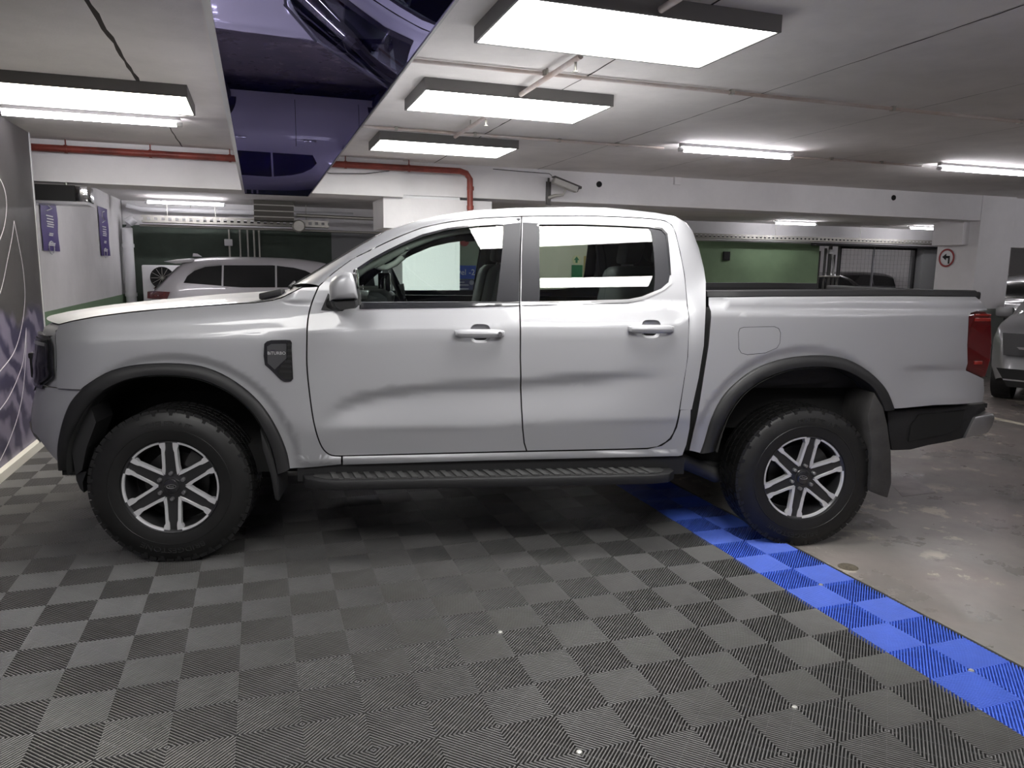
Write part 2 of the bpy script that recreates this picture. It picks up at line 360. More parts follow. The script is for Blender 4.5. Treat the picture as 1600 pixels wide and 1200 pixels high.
# round holes through the beam (sleeve, black inside)
for (u,v,r,w) in ((936,288,.033,'beside the wall camera'),(1396,309,.034,'near the right column')):
    c = py(u,v,6.2); o = MB().lathe([(0,-.004),(r*.86,-.004),(r,-.010),(r*1.05,-.002),(r*1.05,.01)], 20, 'y').build('pipe_sleeve', BLACKF, None, 40)
    o.location = c; tag(o, 'round black sleeve hole in the white beam '+w, 'pipe sleeve', 'sleeve holes in the beam')
# ================================================================== TILE MAT
mat_root = tag(empty('tile_mat', (0,0,0)), 'mat of black ribbed interlocking floor tiles with a blue border row', 'floor mat')
def rib_tile(mt, base, name):
    """40 cm tile: concentric diamond ribs round the centre and round each corner, on a recessed web"""
    mb = MB(); top = 0.0; low = -.0165; N = 26; h = .2; w = .0025
    def clip(sx, sy, s0):           # line x+y=s0 in the unit quadrant, world signs sx,sy
        a = max(0, s0-h); b = min(h, s0); return (a, s0-a), (b, s0-b)
    for sx in (-1,1):
        for sy in (-1,1):
            for k in range(N):
                s0 = (k+.5)*.4/N
                prof = ((-w,low),(-w,-.0013),(-w*.55,top),(w*.55,top),(w,-.0013),(w,low)); vs = []
                for d_, z_ in prof:
                    p0, p1 = clip(sx, sy, min(.4,max(0,s0+d_*1.414))); vs += [(p0[0]*sx,p0[1]*sy,z_),(p1[0]*sx,p1[1]*sy,z_)]
                fs = [(2*q,2*q+1,2*q+3,2*q+2) for q in range(5)]; fl = sx*sy > 0
                mb.add(vs, fs if not fl else [f[::-1] for f in fs])
            for c in (-.1, 0, .1):      # thin cross webs under the ribs
                a = (h/2+c/2, h/2-c/2); d = .088-abs(c)/2*.9
                vs = [((a[0]-d)*sx,(a[1]-d)*sy,-.0025),((a[0]+d)*sx,(a[1]+d)*sy,-.0025),((a[0]+d-.0016)*sx,(a[1]+d+.0016)*sy,-.0025),((a[0]-d-.0016)*sx,(a[1]-d+.0016)*sy,-.0025)]
                mb.add(vs, [(0,1,2,3)])
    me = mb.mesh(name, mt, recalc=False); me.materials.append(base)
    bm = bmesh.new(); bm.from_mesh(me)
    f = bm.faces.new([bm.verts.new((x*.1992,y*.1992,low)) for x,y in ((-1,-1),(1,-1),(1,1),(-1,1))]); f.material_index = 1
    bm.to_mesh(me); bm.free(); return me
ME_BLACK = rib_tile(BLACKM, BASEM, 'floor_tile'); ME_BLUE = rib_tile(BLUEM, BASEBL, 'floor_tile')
screw_me = MB().lathe([(0,.0022),(.006,.0022),(.009,.0012),(.011,-.004)], 12, 'z').mesh('screw', mat('screw_worn',(.50,.50,.47),.35,.5), 40)
for b in range(-3, 13):
    for a in range(-10, 1):
        x, y = (2*a+1)*.2, 2*b*.2
        if x < -3.95 + .2 - .01 and False: continue
        o = link('floor_tile', ME_BLUE if a == 0 else ME_BLACK, mat_root); o.location = (x, y, 0)
        if a == 0: o['label'] = 'blue ribbed floor tile'
        if (a,b) in ((-4,0),(-2,0),(0,2),(0,0),(-4,2)):
            s_ = link('screw', screw_me, o)
mb = MB(); mb.prism([(0,0),(.035,-.012),(.035,FZ+.001),(0,FZ+.001)], lambda a,b: (.4+a,-1.4,b), lambda a,b: (.4+a,5.0,b)); mb.build('edge_ramp', mat('edge_ramp_black',(.03,.03,.03),.6), mat_root)
# floor line, pale patch and cover on the concrete
def floor_poly(name, pix, mt, dz=.002):
    P = [pz(u,v,FZ) for u,v in pix]; n = len(P)
    mb = MB(); mb.add([(p[0],p[1],FZ) for p in P]+[(p[0],p[1],FZ+dz) for p in P], [tuple(range(n,2*n))]+[(i,(i+1)%n,n+(i+1)%n,n+i) for i in range(n)]); return mb.build(name, mt)
tag(MB().box(4.90,5.0,2.3,5.6,FZ,FZ+.002).build('parking_line', LINEP), 'pale yellow painted parking line on the concrete behind the pickup', 'floor line')
tag(floor_poly('floor_patch', [(1388,752),(1424,744),(1462,770),(1410,776)], mat('pale_patch',(.40,.37,.37),.6,noise=(8,.35))), 'pale patch on the concrete beside the mud flap', 'paint patch')  # paler, mottled colour on one patch of floor
c = pz(1325,886,FZ); o = MB().lathe([(0,.004),(.035,.004),(.04,.003),(.045,.003),(.05,.0)], 20, 'z').build('floor_drain', mat('drain_rust',(.13,.11,.08),.8,noise=(60,.5)), None, 40); o.location = (c[0],c[1],FZ); tag(o, 'small rusty round floor cover beside the blue tiles', 'floor cover')
# ================================================================== LIGHTS
def light_panel(x0, x1, y0, y1, label, lm=None):
    t = empty('light_panel', ((x0+x1)/2,(y0+y1)/2,CZ)); a, b = (x1-x0)/2, (y1-y0)/2; h = .072; w = .012
    mb = MB()
    mb.box(-a,a,-b,-b+w,-h,0).box(-a,a,b-w,b,-h,0).box(-a,-a+w,-b+w,b-w,-h,0).box(a-w,a,-b+w,b-w,-h,0)
    mb.build('frame', FRAMEDK, t)
    bx('diffuser', (-a+w,a-w,-b+w,b-w,-h+.004,-h+.012), lm or LIGHTP, t)
    return tag(t, label, 'ceiling light', 'square light panels')
light_panel(-1.30,-.10,.97,1.61,'large white light panel nearest the camera at the top of the picture')
light_panel(-1.32,-.10,2.60,3.24,'white light panel over the pickup roof, middle of the row of three')
light_panel(-1.30,-.09,4.47,5.10,'smallest looking light panel, farthest of the row near the beam')
light_panel(-1.30,-.10,-.70,-.06,'light panel behind the camera side, mirrored in the rear door glass')
light_panel(-3.87,-2.66,3.36,4.0,'wide light panel on the left ceiling above a thin tube', LIGHTW)
light_panel(-3.87,-2.66,-.70,-.06,'unseen light panel added as fill over the tiles left of the camera')  # extra panel out of view, added as fill light
def tube_light(c, L, label, ax='x', hang=0.0, bare=False):
    t = empty('tube_light', (c[0],c[1],c[2])); d = L/2
    f = (lambda p: p) if ax == 'x' else (lambda p: (p[1],p[0],p[2]))
    mb = MB(); mb.tube([f((-d+.03,0,0)), f((d-.03,0,0))], .017, 12); mb.build('tube', LIGHTT, t, 60)
    mb = MB()
    for s in (-1,1): mb.tube([f((s*(d-.03),0,0)), f((s*(d+.012),0,0))], .019, 10); mb.obox(f((s*d*.62,0,.022)), f((.02,0,0)), f((0,.012,0)), (0,0,.012))
    mb.build('end_cap', WHITEPL, t, 40)
    mb = MB(); mb.obox((0,0,.042), f((d,0,0)), f((0,.022,0)), (0,0,.014)); mb.build('batten', WHITEPL, t)
    if hang: 
        mb = MB()
        for s in (-.8,.8): mb.tube([f((s*d,0,.05)), f((s*d,0,.05+hang))], .003, 5)
        mb.build('hanger', GALV, t)
    return tag(t, label, 'tube light', 'fluorescent tubes')
tube_light((1.84,4.04,2.505), 1.18, 'bright tube light on the ceiling above the load bed')
tube_light((4.79,4.03,2.505), 1.2, 'tube light at the right edge of the picture')
tube_light((-3.40,4.52,2.505), 1.2, 'thin tube light just behind the left light panel')
tube_light((-3.40,12.2,2.46), 1.25, 'tube light over the white parked car at the left back')
tube_light((8.95,12.0,2.50), 1.1, 'tube light above the green wall, left of the pair behind the beam')
tube_light((12.62,11.9,2.50), 1.15, 'tube light by the right column, right of the pair behind the beam')
tube_light((-.4,9.2,2.50), 1.2, 'unseen tube light added as fill behind the middle column')  # added fill out of view, as are the tubes behind the beams below
tube_light((-3.4,8.6,2.50), 1.2, 'unseen tube light added as fill behind the left beam')
tube_light((5.6,9.4,2.50), 1.2, 'unseen tube light added as fill behind the beam over the load bed')
tube_light((11.0,20.3,2.50), 1.2, 'tube light added as fill by the far wall beyond the gate')  # added to brighten the room past the gate, like the next tube
tube_light((14.5,20.3,2.50), 1.2, 'tube light added as fill right of the hatchback beyond the gate')
tube_light((8.6,4.0,2.50), 1.2, 'unseen tube light added as fill over the silver crossover')  # added out of view to lift the dark right side
tube_light((3.6,11.6,2.50), 1.2, 'unseen tube light added behind the beam to brighten the cream wall')  # added to brighten the dim cream wall
tube_light((12.8,15.6,2.50), 1.2, 'tube light added as fill just beyond the mesh gate')  # this and the gate tubes below are added to light that room
tube_light((15.5,17.0,2.50), 1.2, 'tube light added as fill right of the cars beyond the gate')
tube_light((9.5,17.5,2.50), 1.2, 'tube light added as fill left of the cars beyond the gate')
tube_light((13.0,21.6,2.50), 1.2, 'tube light added as fill close to the far wall behind the gate')
tube_light((10.6,21.6,2.50), 1.2, 'tube light added as fill in the far left corner beyond the gate')
tube_light((15.6,21.6,2.50), 1.2, 'tube light added as fill in the far right corner by the far wall')
tube_light((12.5,18.0,2.50), 1.2, 'tube light added as fill over the cars beyond the mesh gate')
tube_light((12.5,4.0,2.50), 1.2, 'unseen tube light added as fill beyond the right column in the driving lane')  # added to brighten the right side, as is the next tube
tube_light((12.5,9.5,2.50), 1.2, 'unseen tube light added as fill over the dark car behind the right column')
tube_light((4.8,-1.8,2.505), 1.2, 'unseen tube light added as fill right of the camera in the driving lane')  # added around the camera as fill, with the tubes below
tube_light((1.84,-1.8,2.505), 1.2, 'unseen tube light added as fill behind the camera in the driving lane')
tube_light((-3.4,-3.4,2.505), 1.2, 'unseen tube light added as fill behind the camera over the tiles')
# ================================================================== OVERHEAD GLOSSY PANEL
gp = empty('overhead_panel', (-2.082,2.0,2.13))
bl_gloss = mat('blue_mirror_gloss', (.045,.035,.17), .02, .0, coat=1.0, coat_rough=.0, spec=1.0)
def mirror_mat():
    M = bpy.data.materials.new('blue_black_mirror'); M.use_nodes = True; nt = M.node_tree; nt.nodes.clear(); L = nt.links.new
    out = nt.nodes.new('ShaderNodeOutputMaterial'); g = nt.nodes.new('ShaderNodeBsdfGlossy'); g.inputs[0].default_value = (.36,.34,.56,1); g.inputs['Roughness'].default_value = .0
    d = nt.nodes.new('ShaderNodeBsdfDiffuse'); d.inputs[0].default_value = (.006,.004,.07,1); mx = nt.nodes.new('ShaderNodeMixShader'); mx.inputs[0].default_value = .72
    L(d.outputs[0], mx.inputs[1]); L(g.outputs[0], mx.inputs[2]); L(mx.outputs[0], out.inputs[0]); return M
bx('sheet', (-.292,.292,-3.2,3.86,0,.012), mirror_mat(), gp)
mb = MB(); mb.box(-.312,-.292,-3.2,3.86,-.004,.05); mb.build('edge_trim', MACH, gp); mb = MB(); mb.box(.292,.30,-3.2,3.86,-.004,.05); mb.build('edge_trim', SATIN, gp)  # left trim paler than the right, its lit look put into the material
mb = MB(); mb.box(-.30,.30,3.86,3.87,-.004,.05); mb.build('end_trim', GLOSSBLK, gp)
for y in (-2.5,.5,3.4):
    for x in (-.26,.26): MB().tube([(x,y,.012),(x,y,.43)], .004, 6).build('hanger_rod', GALV, gp)
tag(gp, 'long blue black mirror gloss panel hanging under the ceiling, reflecting cars', 'hanging panel')
# ================================================================== PIPES AND SERVICES
mb = MB(); mb.tube([(-5.2,6.07,2.475),(-.20,6.07,2.475),(-.13,6.07,2.455),(-.09,6.07,2.40),(-.085,6.07,2.0)], .032, 14)
rp = mb.build('sprinkler_main', REDPIPE, None, 40); tag(rp, 'red painted pipe along the beam turning down in front of the middle column', 'pipe')
for x in (-3.9,-3.2,-2.5,-1.4,-.75):
    q = MB(); q.tube([(x,6.07,2.44),(x,6.07,CZ)], .006, 6); q.lathe([(.034,-.012),(.038,-.012),(.038,.012),(.034,.012)], 14, 'x', (x,6.07,2.475)); q.build('pipe_clip', REDPIPE, rp, 40)
for z in (2.10,2.30): MB().lathe([(.033,-.02),(.038,-.02),(.038,.02),(.033,.02)], 14, 'z', (-.085,6.07,z)).build('coupling', REDPIPE, rp, 40)
def conduit(pts, r, mt, label, clips=(), name='conduit'):
    o = MB().tube(pts, r, 8).build(name, mt, None, 50); tag(o, label, 'pipe')
    for p in clips: MB().obox(p, (.012,0,0), (0,r*1.5,0), (0,0,r*1.3)).build('clip', GALV, o)
    return o
conduit([(-1.75,2.22,2.543),(6.5,2.17,2.543)], .011, PINKPIPE, 'pale thin conduit across the ceiling in front of the middle light panel', [(x,2.2,2.545) for x in (-.72,.5,1.75,2.9,4.2)])
conduit([(-1.75,4.25,2.543),(1.20,4.24,2.543)], .011, PINKPIPE, 'pale thin conduit across the ceiling before the farthest light panel', [(x,4.25,2.545) for x in (-1.2,-.55,.2,.75)])
conduit([(2.5,4.2,2.54),(4.1,4.16,2.54)], .010, PINKPIPE, 'short conduit between the two right ceiling tubes', [(3.0,4.18,2.545),(3.6,4.17,2.545)])
def sprinkler(x, y0, y1, label):
    t = MB().tube([(x,y0,2.510),(x,y1,2.510)], .015, 10).build('sprinkler_pipe', PINKPIPE, None, 50); tag(t, label, 'pipe')
    h = MB(); h.tube([(x,y0+.06,2.50),(x,y0+.06,2.455)], .007, 6); h.lathe([(0,-.004),(.016,-.004),(.016,0),(.004,.002)], 10, 'z', (x,y0+.06,2.452)); h.build('sprinkler_head', GALV, t)
    MB().tube([(x,(y0+y1)/2,2.505),(x,(y0+y1)/2,CZ)], .005, 6).build('hanger', GALV, t)
sprinkler(-.725, 1.70, 2.62, 'pale sprinkler pipe between the first and second light panels')
sprinkler(-.725, 3.28, 4.22, 'pale sprinkler pipe between the second and third light panels')
sprinkler(-.695, .0, .96, 'pale sprinkler pipe at the top edge of the picture')
for i,(q,lab) in enumerate((([(-1.9,6.10,2.43),(-1.55,6.09,2.385),(-1.2,6.09,2.40),(-.95,6.1,2.44)],'slack cable drooping on the beam left of the middle column'),([(.2,6.17,2.53),(.55,6.18,2.522),(.86,6.17,2.515),(.88,6.14,2.49)],'thin cable running to the wall camera'))):
    tag(MB().tube(q, .004, 6).build('cable', BLACKPL), lab, 'cable')
# electrical box on the beam
c = py(1057,283,6.2); t = MB().box(-.045,.045,-.035,0,-.045,.045).build('junction_box', WHITEW, None, bevel=.004); t.location = c; tag(t, 'small white junction box on the beam above the load bed', 'junction box')
# CCTV camera
cc = py(862,281,6.1); t = empty('security_camera', (cc[0],6.2,cc[2]))
dx = .30
def cam_fn(a, b, y): return (a*.955+b*.28, y, -.30*a+b*.955)
mb = MB(); mb.prism([(0,-.045),(dx,-.045),(dx,.02),(0,.02)], lambda a,b: cam_fn(a,b,-.20), lambda a,b: cam_fn(a,b,-.11)); mb.build('housing', mat('camera_beige',(.48,.47,.44),.5), t, bevel=.012)
mb = MB(); mb.prism([(-.015,.022),(dx+.02,.022),(dx+.035,.006),(dx+.03,.034),(-.015,.034)], lambda a,b: cam_fn(a,b,-.21), lambda a,b: cam_fn(a,b,-.10)); mb.build('sun_shield', mat('camera_dark',(.10,.095,.09),.4), t, bevel=.006)
mb = MB(); mb.prism([(dx,-.038),(dx+.004,-.038),(dx+.004,.015),(dx,.015)], lambda a,b: cam_fn(a,b,-.195), lambda a,b: cam_fn(a,b,-.115)); mb.build('lens_window', BLACKF, t)
mb = MB(); mb.tube([(0,-.005,.03),(-.01,-.02,-.25)], .012, 6); mb.obox((0,-.006,-.14), (.03,0,0), (0,.006,0), (0,0,.13)); mb.build('wall_plate', mat('camera_dark2',(.09,.085,.08),.5), t)
mb = MB(); mb.tube([(0,-.02,-.19),(.06,-.07,-.165),(.13,-.13,-.16),(.15,-.155,-.10)], [.022,.018,.014,.012], 8); mb.build('bracket_arm', mat('camera_beige2',(.40,.39,.36),.5), t, 50)
tag(t, 'beige bullet security camera on a bracket under the beam', 'security camera')
# black box with chrome end under the left beam
a = py(55,288,6.05); b = py(140,320,6.05); t = empty('display_box', (a[0],6.05,b[2])); w = b[0]-a[0]; h = a[2]-b[2]
MB().box(-.5,w-.10,-.06,.22,.02,h).build('case', BLACKF, t); MB().box(w-.10,w,-.065,.22,.02,h).build('end_cap', CHROME, t, bevel=.01); MB().box(-.5,w-.01,-.07,.23,-.004,.02).build('underside', GREYPAINT, t)
for x in (-.3,w-.2): MB().tube([(x,.1,h),(x,.1,h+.08)], .008, 6).build('hanger', GALV, t)
tag(t, 'flat black box with a chrome end hanging under the left beam', 'display box')
# banners with vertical print on the left wall
def banner(pix, label):
    P = [px(u,v,-4.555) for u,v in pix]; y0 = (P[0][1]+P[3][1])/2; y1 = (P[1][1]+P[2][1])/2; zt = (P[0][2]+P[1][2])/2; zb = (P[2][2]+P[3][2])/2
    t = empty('banner', (-4.558,(y0+y1)/2,zb)); w = y1-y0; h = zt-zb
    rows = []
    for k in range(13):
        z = h*k/12; rows.append([(.010+.004*math.sin(k*.9+j*1.3), -w/2+w*j/6, z) for j in range(7)])
    MB().grid(rows).build('cloth', PURPLE, t, 60)
    mb = MB(); xx = .016
    def bar(y, z, wy, wz): mb.box(xx,xx+.002, y-wy, y+wy, z-wz, z+wz)
    for k, z in enumerate((.10,.13,.27,.30,.42,.46,.50,.55,.60)): bar(-.02*w+(k%2)*.03*w, z*h, w*(.20 if k not in (2,3) else .12), h*.011)
    mb.build('print_lines', PRINTW, t)
    mb = MB(); mb.tube([(xx,-.18*w,.68*h),(xx,.16*w,.74*h),(xx,-.14*w,.80*h),(xx,-.10*w,.90*h),(xx,.12*w,.93*h)], .007, 5); mb.build('print_curve', PRINTW, t)
    mb = MB(); mb.tube([(xx, w*.16*math.cos(a)-.03*w, h*.055+w*.10*math.sin(a)) for a in [2*PI*i/12 for i in range(13)]], .006, 5); mb.build('print_ring', PRINTW, t)
    return tag(t, label, 'banner', 'purple wall banners')
banner([(60,300),(86,302),(92,393),(66,391)], 'purple banner nearest the black box on the left wall')
banner([(151,322),(166,326),(172,400),(158,399)], 'purple banner beside the white downpipe on the left wall')
# downpipe at the corner
mb = MB(); mb.tube([(-4.42,12.85,0),(-4.42,12.85,2.05),(-4.40,12.85,2.14),(-4.30,12.85,2.22)], .085, 14); dp = mb.build('downpipe', WHITEPIPE, None, 50); tag(dp, 'white plastic downpipe in the back left corner', 'pipe')
for z in (.9,1.75): MB().lathe([(.09,-.03),(.10,-.03),(.10,.03),(.09,.03)], 14, 'z', (-4.42,12.85,z)).build('pipe_collar', WHITEPIPE, dp, 40)
tag(MB().tube([(-4.44,13.1,2.46),(-4.2,13.1,2.40),(-3.6,13.1,2.40),(-.5,13.1,2.42)], .05, 10).build('waste_pipe', WHITEPIPE, None, 50), 'white pipe bending along the back ceiling above the cable tray', 'pipe')
for x in (-3.4,-1.6): MB().tube([(x,13.1,2.42),(x,13.1,CZ)], .006, 6).build('hanger_rod', GALV, bpy.data.objects['waste_pipe'])
# cable trays (perforated)
def tray(x0, x1, y, z, h, label):
    t = empty('cable_tray', ((x0+x1)/2, y, z)); a = (x1-x0)/2
    bx('tray_floor', (-a,a,0,.3,0,.006), GALV, t)
    mb = MB(); n = int((x1-x0)/.11)
    mb.box(-a,a,-.004,0,0,h*.30).box(-a,a,-.004,0,h*.72,h)
    for i in range(n): x = -a+(i+.5)*2*a/n; mb.box(x-.030,x+.030,-.004,0,h*.30,h*.72)
    mb.build('side_rail', GALV, t)
    mb = MB()
    for k in range(5): mb.tube([(-a+.01*k,.03+.05*k,.02+random.uniform(0,.02)),(0,.05+.045*k,.03+random.uniform(0,.03)),(a,.04+.05*k,.02)], .014, 6)
    mb.build('cable_bundle', BLACKPL, t)
    for i in range(4): MB().tube([(-a+.4+i*(2*a-.8)/3,.15,h),(-a+.4+i*(2*a-.8)/3,.15,CZ-z)], .006, 5).build('hanger_rod', GALV, t)
    return tag(t, label, 'cable tray', 'cable trays on the back wall')
tray(-4.15,-1.0,12.58,2.15,.12,'perforated cable tray over the white parked car')
tray(6.2,14.3,12.62,2.17,.10,'long perforated cable tray over the green wall and mesh gate')
tag(MB().tube([(-4.2,12.7,2.10),(.4,12.7,2.08)], .022, 8).build('conduit', GALV, None, 50), 'steel conduit under the left cable tray', 'pipe')
tag(MB().tube([(-1.6,12.2,2.33),(.6,12.2,2.30)], .03, 8).build('conduit', GALV, None, 50), 'steel pipe running right from the air duct', 'pipe')
tag(MB().tube([(10.0,12.7,2.10),(14.2,12.7,2.10)], .03, 8).build('conduit', BLACKPL, None, 50), 'dark pipe under the right cable tray above the gate', 'pipe')
t = tag(MB().tube([(12.5,11.2,2.34),(14.0,11.2,2.36)], .03, 8).build('drain_pipe', BLACKPL, None, 50), 'short dark pipe left of the right column capital', 'pipe')
for x in (12.8,13.7): MB().tube([(x,11.2,2.35),(x,11.2,CZ)], .006, 6).build('hanger_rod', GALV, t)
# air duct with damper
t = empty('air_duct', (-1.95,12.0,2.155))
mb = MB(); mb.box(-.36,.30,0,.5,.06,.40); mb.build('duct_body', mat('duct_dark',(.10,.095,.08),.6), t)
for z in (.12,.22,.32): MB().box(-.37,.31,-.012,0,z-.008,z+.008).build('duct_rib', GALV, t)
MB().lathe([(0,-.02),(.09,-.02),(.11,0),(.11,.16),(.07,.2)], 16, 'y', (.38,.02,-.02)).build('fan_motor', GALV, t, 40)
tag(t, 'dark ribbed air duct with a motor under the back ceiling', 'air duct')
for i,(u,lab) in enumerate(((357,'first'),(374,'second'),(386,'third'),(396,'fourth'),(404,'fifth'))):
    p = py(u,350,13.2); o = MB().tube([(p[0],13.24,.3),(p[0],13.24,2.13)], .018, 7).build('vertical_conduit', GALV, None, 50); tag(o, lab+' of the five steel conduits on the dark green wall, from the left', 'pipe', 'wall conduits')
p = py(357,379,13.2); t = MB().box(-.07,.07,-.08,0,-.06,.06).build('wall_socket', WHITEPL, None, bevel=.01); t.location = (p[0],13.22,p[2]); tag(t, 'pair of pale sockets on the dark green wall', 'wall socket')
# air conditioner behind the parked car
a = py(228,414,12.6); b = py(262,470,12.6); t = empty('air_conditioner', ((a[0]+b[0])/2+.22,12.62,b[2]-.3)); w = .45
MB().box(-w,w,0,.32,0,a[2]-b[2]+.3).build('case', WHITEPL, t, bevel=.02)
mb = MB(); mb.lathe([(0,-.012),(.06,-.012),(.06,-.004),(.17,-.004),(.18,-.015),(.195,-.015),(.195,.01)], 28, 'y', (-.13,0,(a[2]-b[2]+.3)*.76)); mb.build('fan_grille', BLACKF, t, 40)
for k in range(6):
    an = k*PI/6; MB().tube([(-.13-.18*math.cos(an),-.016,(a[2]-b[2]+.3)*.76-.18*math.sin(an)),(-.13+.18*math.cos(an),-.016,(a[2]-b[2]+.3)*.76+.18*math.sin(an))], .004, 5).build('grille_wire', GALV, t)
MB().box(-w*.8,-w*.6,.02,.67,-.04,0).box(w*.6,w*.8,.02,.67,-.04,0).build('wall_bracket', GALV, t)
tag(t, 'white outdoor air conditioner with round fan behind the parked car', 'air conditioner')
# signs seen through the pickup windows
p = py(702,425,13.2); q = py(745,436,13.2); t = empty('level_sign', (p[0],13.285,q[2])); w = q[0]-p[0]; h = p[2]-q[2]
p2 = py(745,415,13.2); h = p2[2]-q[2]
MB().box(0,w,-.02,0,0,h).build('board', SIGNBL, t)
text_obj('lettering', 'Level -2', h*.62, lambda x,y,z: (w*.5+x, -.022-z, h*.48+y), PRINTW, t)
tag(t, 'blue level sign seen through the front door window', 'sign')
p = py(702,437,13.2); q = py(747,459,13.2); t = empty('directory_sign', (p[0],13.285,q[2])); w = q[0]-p[0]; h = p[2]-q[2]
MB().box(0,w,-.02,0,0,h).build('board', SIGNNV, t)
mb = MB()
for k,(y,l) in enumerate(((.82,.25),(.62,.4),(.34,.4),(.12,.4))): mb.box(w*.30,w*(.30+l),-.022,-.02,h*y-.012,h*y+.012)
mb.build('print_lines', mat('print_dull',(.4,.4,.45),.6), t); MB().lathe([(0,-.023),(.05,-.023),(.05,-.02)], 14, 'y', (w*.8,0,h*.8)).build('print_disc', mat('print_dull2',(.3,.3,.36),.6), t)
tag(t, 'navy directory board under the blue level sign', 'sign')
p = py(727,377,13.2); t = MB().lathe([(0,-.015),(.10,-.015),(.10,0)], 20, 'y').build('round_sign', SIGNRED, None, 40); t.location = (p[0],13.28,p[2]); tag(t, 'dull red round sign above the blue level sign', 'sign')
p = py(903,406,13.2); t = empty('arrow_sign', (p[0],13.29,p[2])); MB().lathe([(0,-.015),(.098,-.015),(.098,0)], 24, 'y').build('disc', YELLOWS, t, 40)
mb = MB(); mb.prism([(-.065,-.005),(-.025,-.005),(-.025,-.065),(.025,-.065),(.025,-.005),(.065,-.005),(0,.072)], lambda a,b: (a,-.019,b), lambda a,b: (a,-.014,b)); mb.build('arrow', ARROWG, t)
tag(t, 'round pale yellow sign with a green up arrow seen through the rear door window', 'sign')
p = py(896,414,13.2); q = py(911,470,13.2); tag(bx('green_stripe', (p[0],q[0],13.28,13.30,0,p[2]), ARROWG), 'green painted stripe on the cream wall below the arrow sign', 'wall stripe')
p = py(915,400,13.2); q = py(931,432,13.2); t = empty('ticket_machine', (p[0],13.2,0)); w = q[0]-p[0]
bx('cabinet', (0,w,-.10,.09,0,p[2]), mat('machine_cream',(.7,.55,.25),.5), t); bx('lit_header', (.02,w,-.11,-.10,p[2]-.12,p[2]-.02), YELLIT, t); MB().lathe([(0,-.03),(.10,-.03),(.12,-.02),(.12,0)], 20, 'y', (w*.55,-.1,p[2]-.22)).build('orange_disc', ORANGE, t, 40); bx('orange_panel', (w*.25,w,-.108,-.1,p[2]-.62,p[2]-.3), ORANGE, t)
tag(t, 'orange and yellow lit machine by the cream wall, seen through the rear door', 'ticket machine')
# black panel on the green wall
p = py(1134,400,13.0); t = MB().box(-.085,.085,-.05,0,-.10,.10).build('switch_box', BLACKF, None, bevel=.006); t.location = (p[0],13.0,p[2]); tag(t, 'small black switch box on the green wall', 'switch box')
# opening with pipes, mesh gate
t = empty('pipe_stand', (10.85,12.95,FZ))
for x,r,z in ((-.28,.02,1.98),(-.12,.03,2.05),(.02,.045,2.1),(.16,.025,1.9),(.28,.03,2.1)): MB().tube([(x,.1,0),(x,.1,z)], r, 8).build('riser_pipe', mat('riser_dark',(.10,.10,.095),.5,.5), t, 50)
MB().box(-.10,.02,-.02,.08,1.92,2.02).build('valve_box', WHITEPL, t); MB().tube([(-.3,.05,1.38),(.3,.05,1.38)], .02, 8).build('cross_pipe', GALV, t, 50); MB().tube([(-.02,.0,1.95),(.08,.0,1.55),(.06,.0,1.4)], .02, 8).build('hose', mat('hose_grey',(.4,.4,.38),.5), t, 50)
tag(t, 'cluster of valve and riser pipes between the green wall and the gate', 'pipe stand')
tag(bx('wall_recess', (10.5,11.2,13.9,14.1,FZ,2.12), BLACKF), kind='structure')
t = empty('mesh_gate', (11.2,13.1,FZ)); gw = 2.42; gh = 2.12
MB().box(0,.06,0,.06,0,gh).build('post', BLACKPL, t); MB().box(gw-.06,gw,0,.06,0,gh).build('post', BLACKPL, t); MB().box(gw*.44-.015,gw*.44+.015,0,.05,0,gh).build('middle_stile', GREYPAINT, t); MB().box(0,gw,0,.06,gh-.06,gh).build('top_rail', BLACKPL, t)
mb = MB()
for i in range(1,21): mb.box(i*gw/21-.0014,i*gw/21+.0014,.02,.0225,0,gh)
for i in range(1,20): mb.box(0,gw,.025,.0275,i*gh/20-.0014,i*gh/20+.0014)
w_ = mb.build('wire_mesh', BLACKPL, t); w_['kind'] = 'stuff'
tag(t, 'black wire mesh gate with parked cars behind it', 'gate')
# no left turn sign on the right column (faces -x)
p = px(1480,403,7.4); t = empty('no_turn_sign', (7.394,p[1],p[2])); R_ = .135
MB().lathe([(0,-.004),(R_,-.004),(R_,0)], 32, 'x').build('plate', WHITEPL, t, 40)
MB().lathe([(R_*.80,-.007),(R_*.80,-.010),(R_,-.010),(R_,-.004)], 32, 'x').build('red_ring', SIGNRED, t, 40)
def sg(a,b,d): return (-d, -a, b)
mb = MB(); mb.prism([(.03,-.085),(.055,-.085),(.055,.03),(-.01,.03),(-.01,.062),(-.075,.015),(-.01,-.035),(-.01,-.005),(.03,-.005)], lambda a,b: sg(a,b,.006), lambda a,b: sg(a,b,.009)); mb.build('left_arrow', BLACKF, t)
tag(t, 'round no left turn sign with red ring on the right column', 'sign')
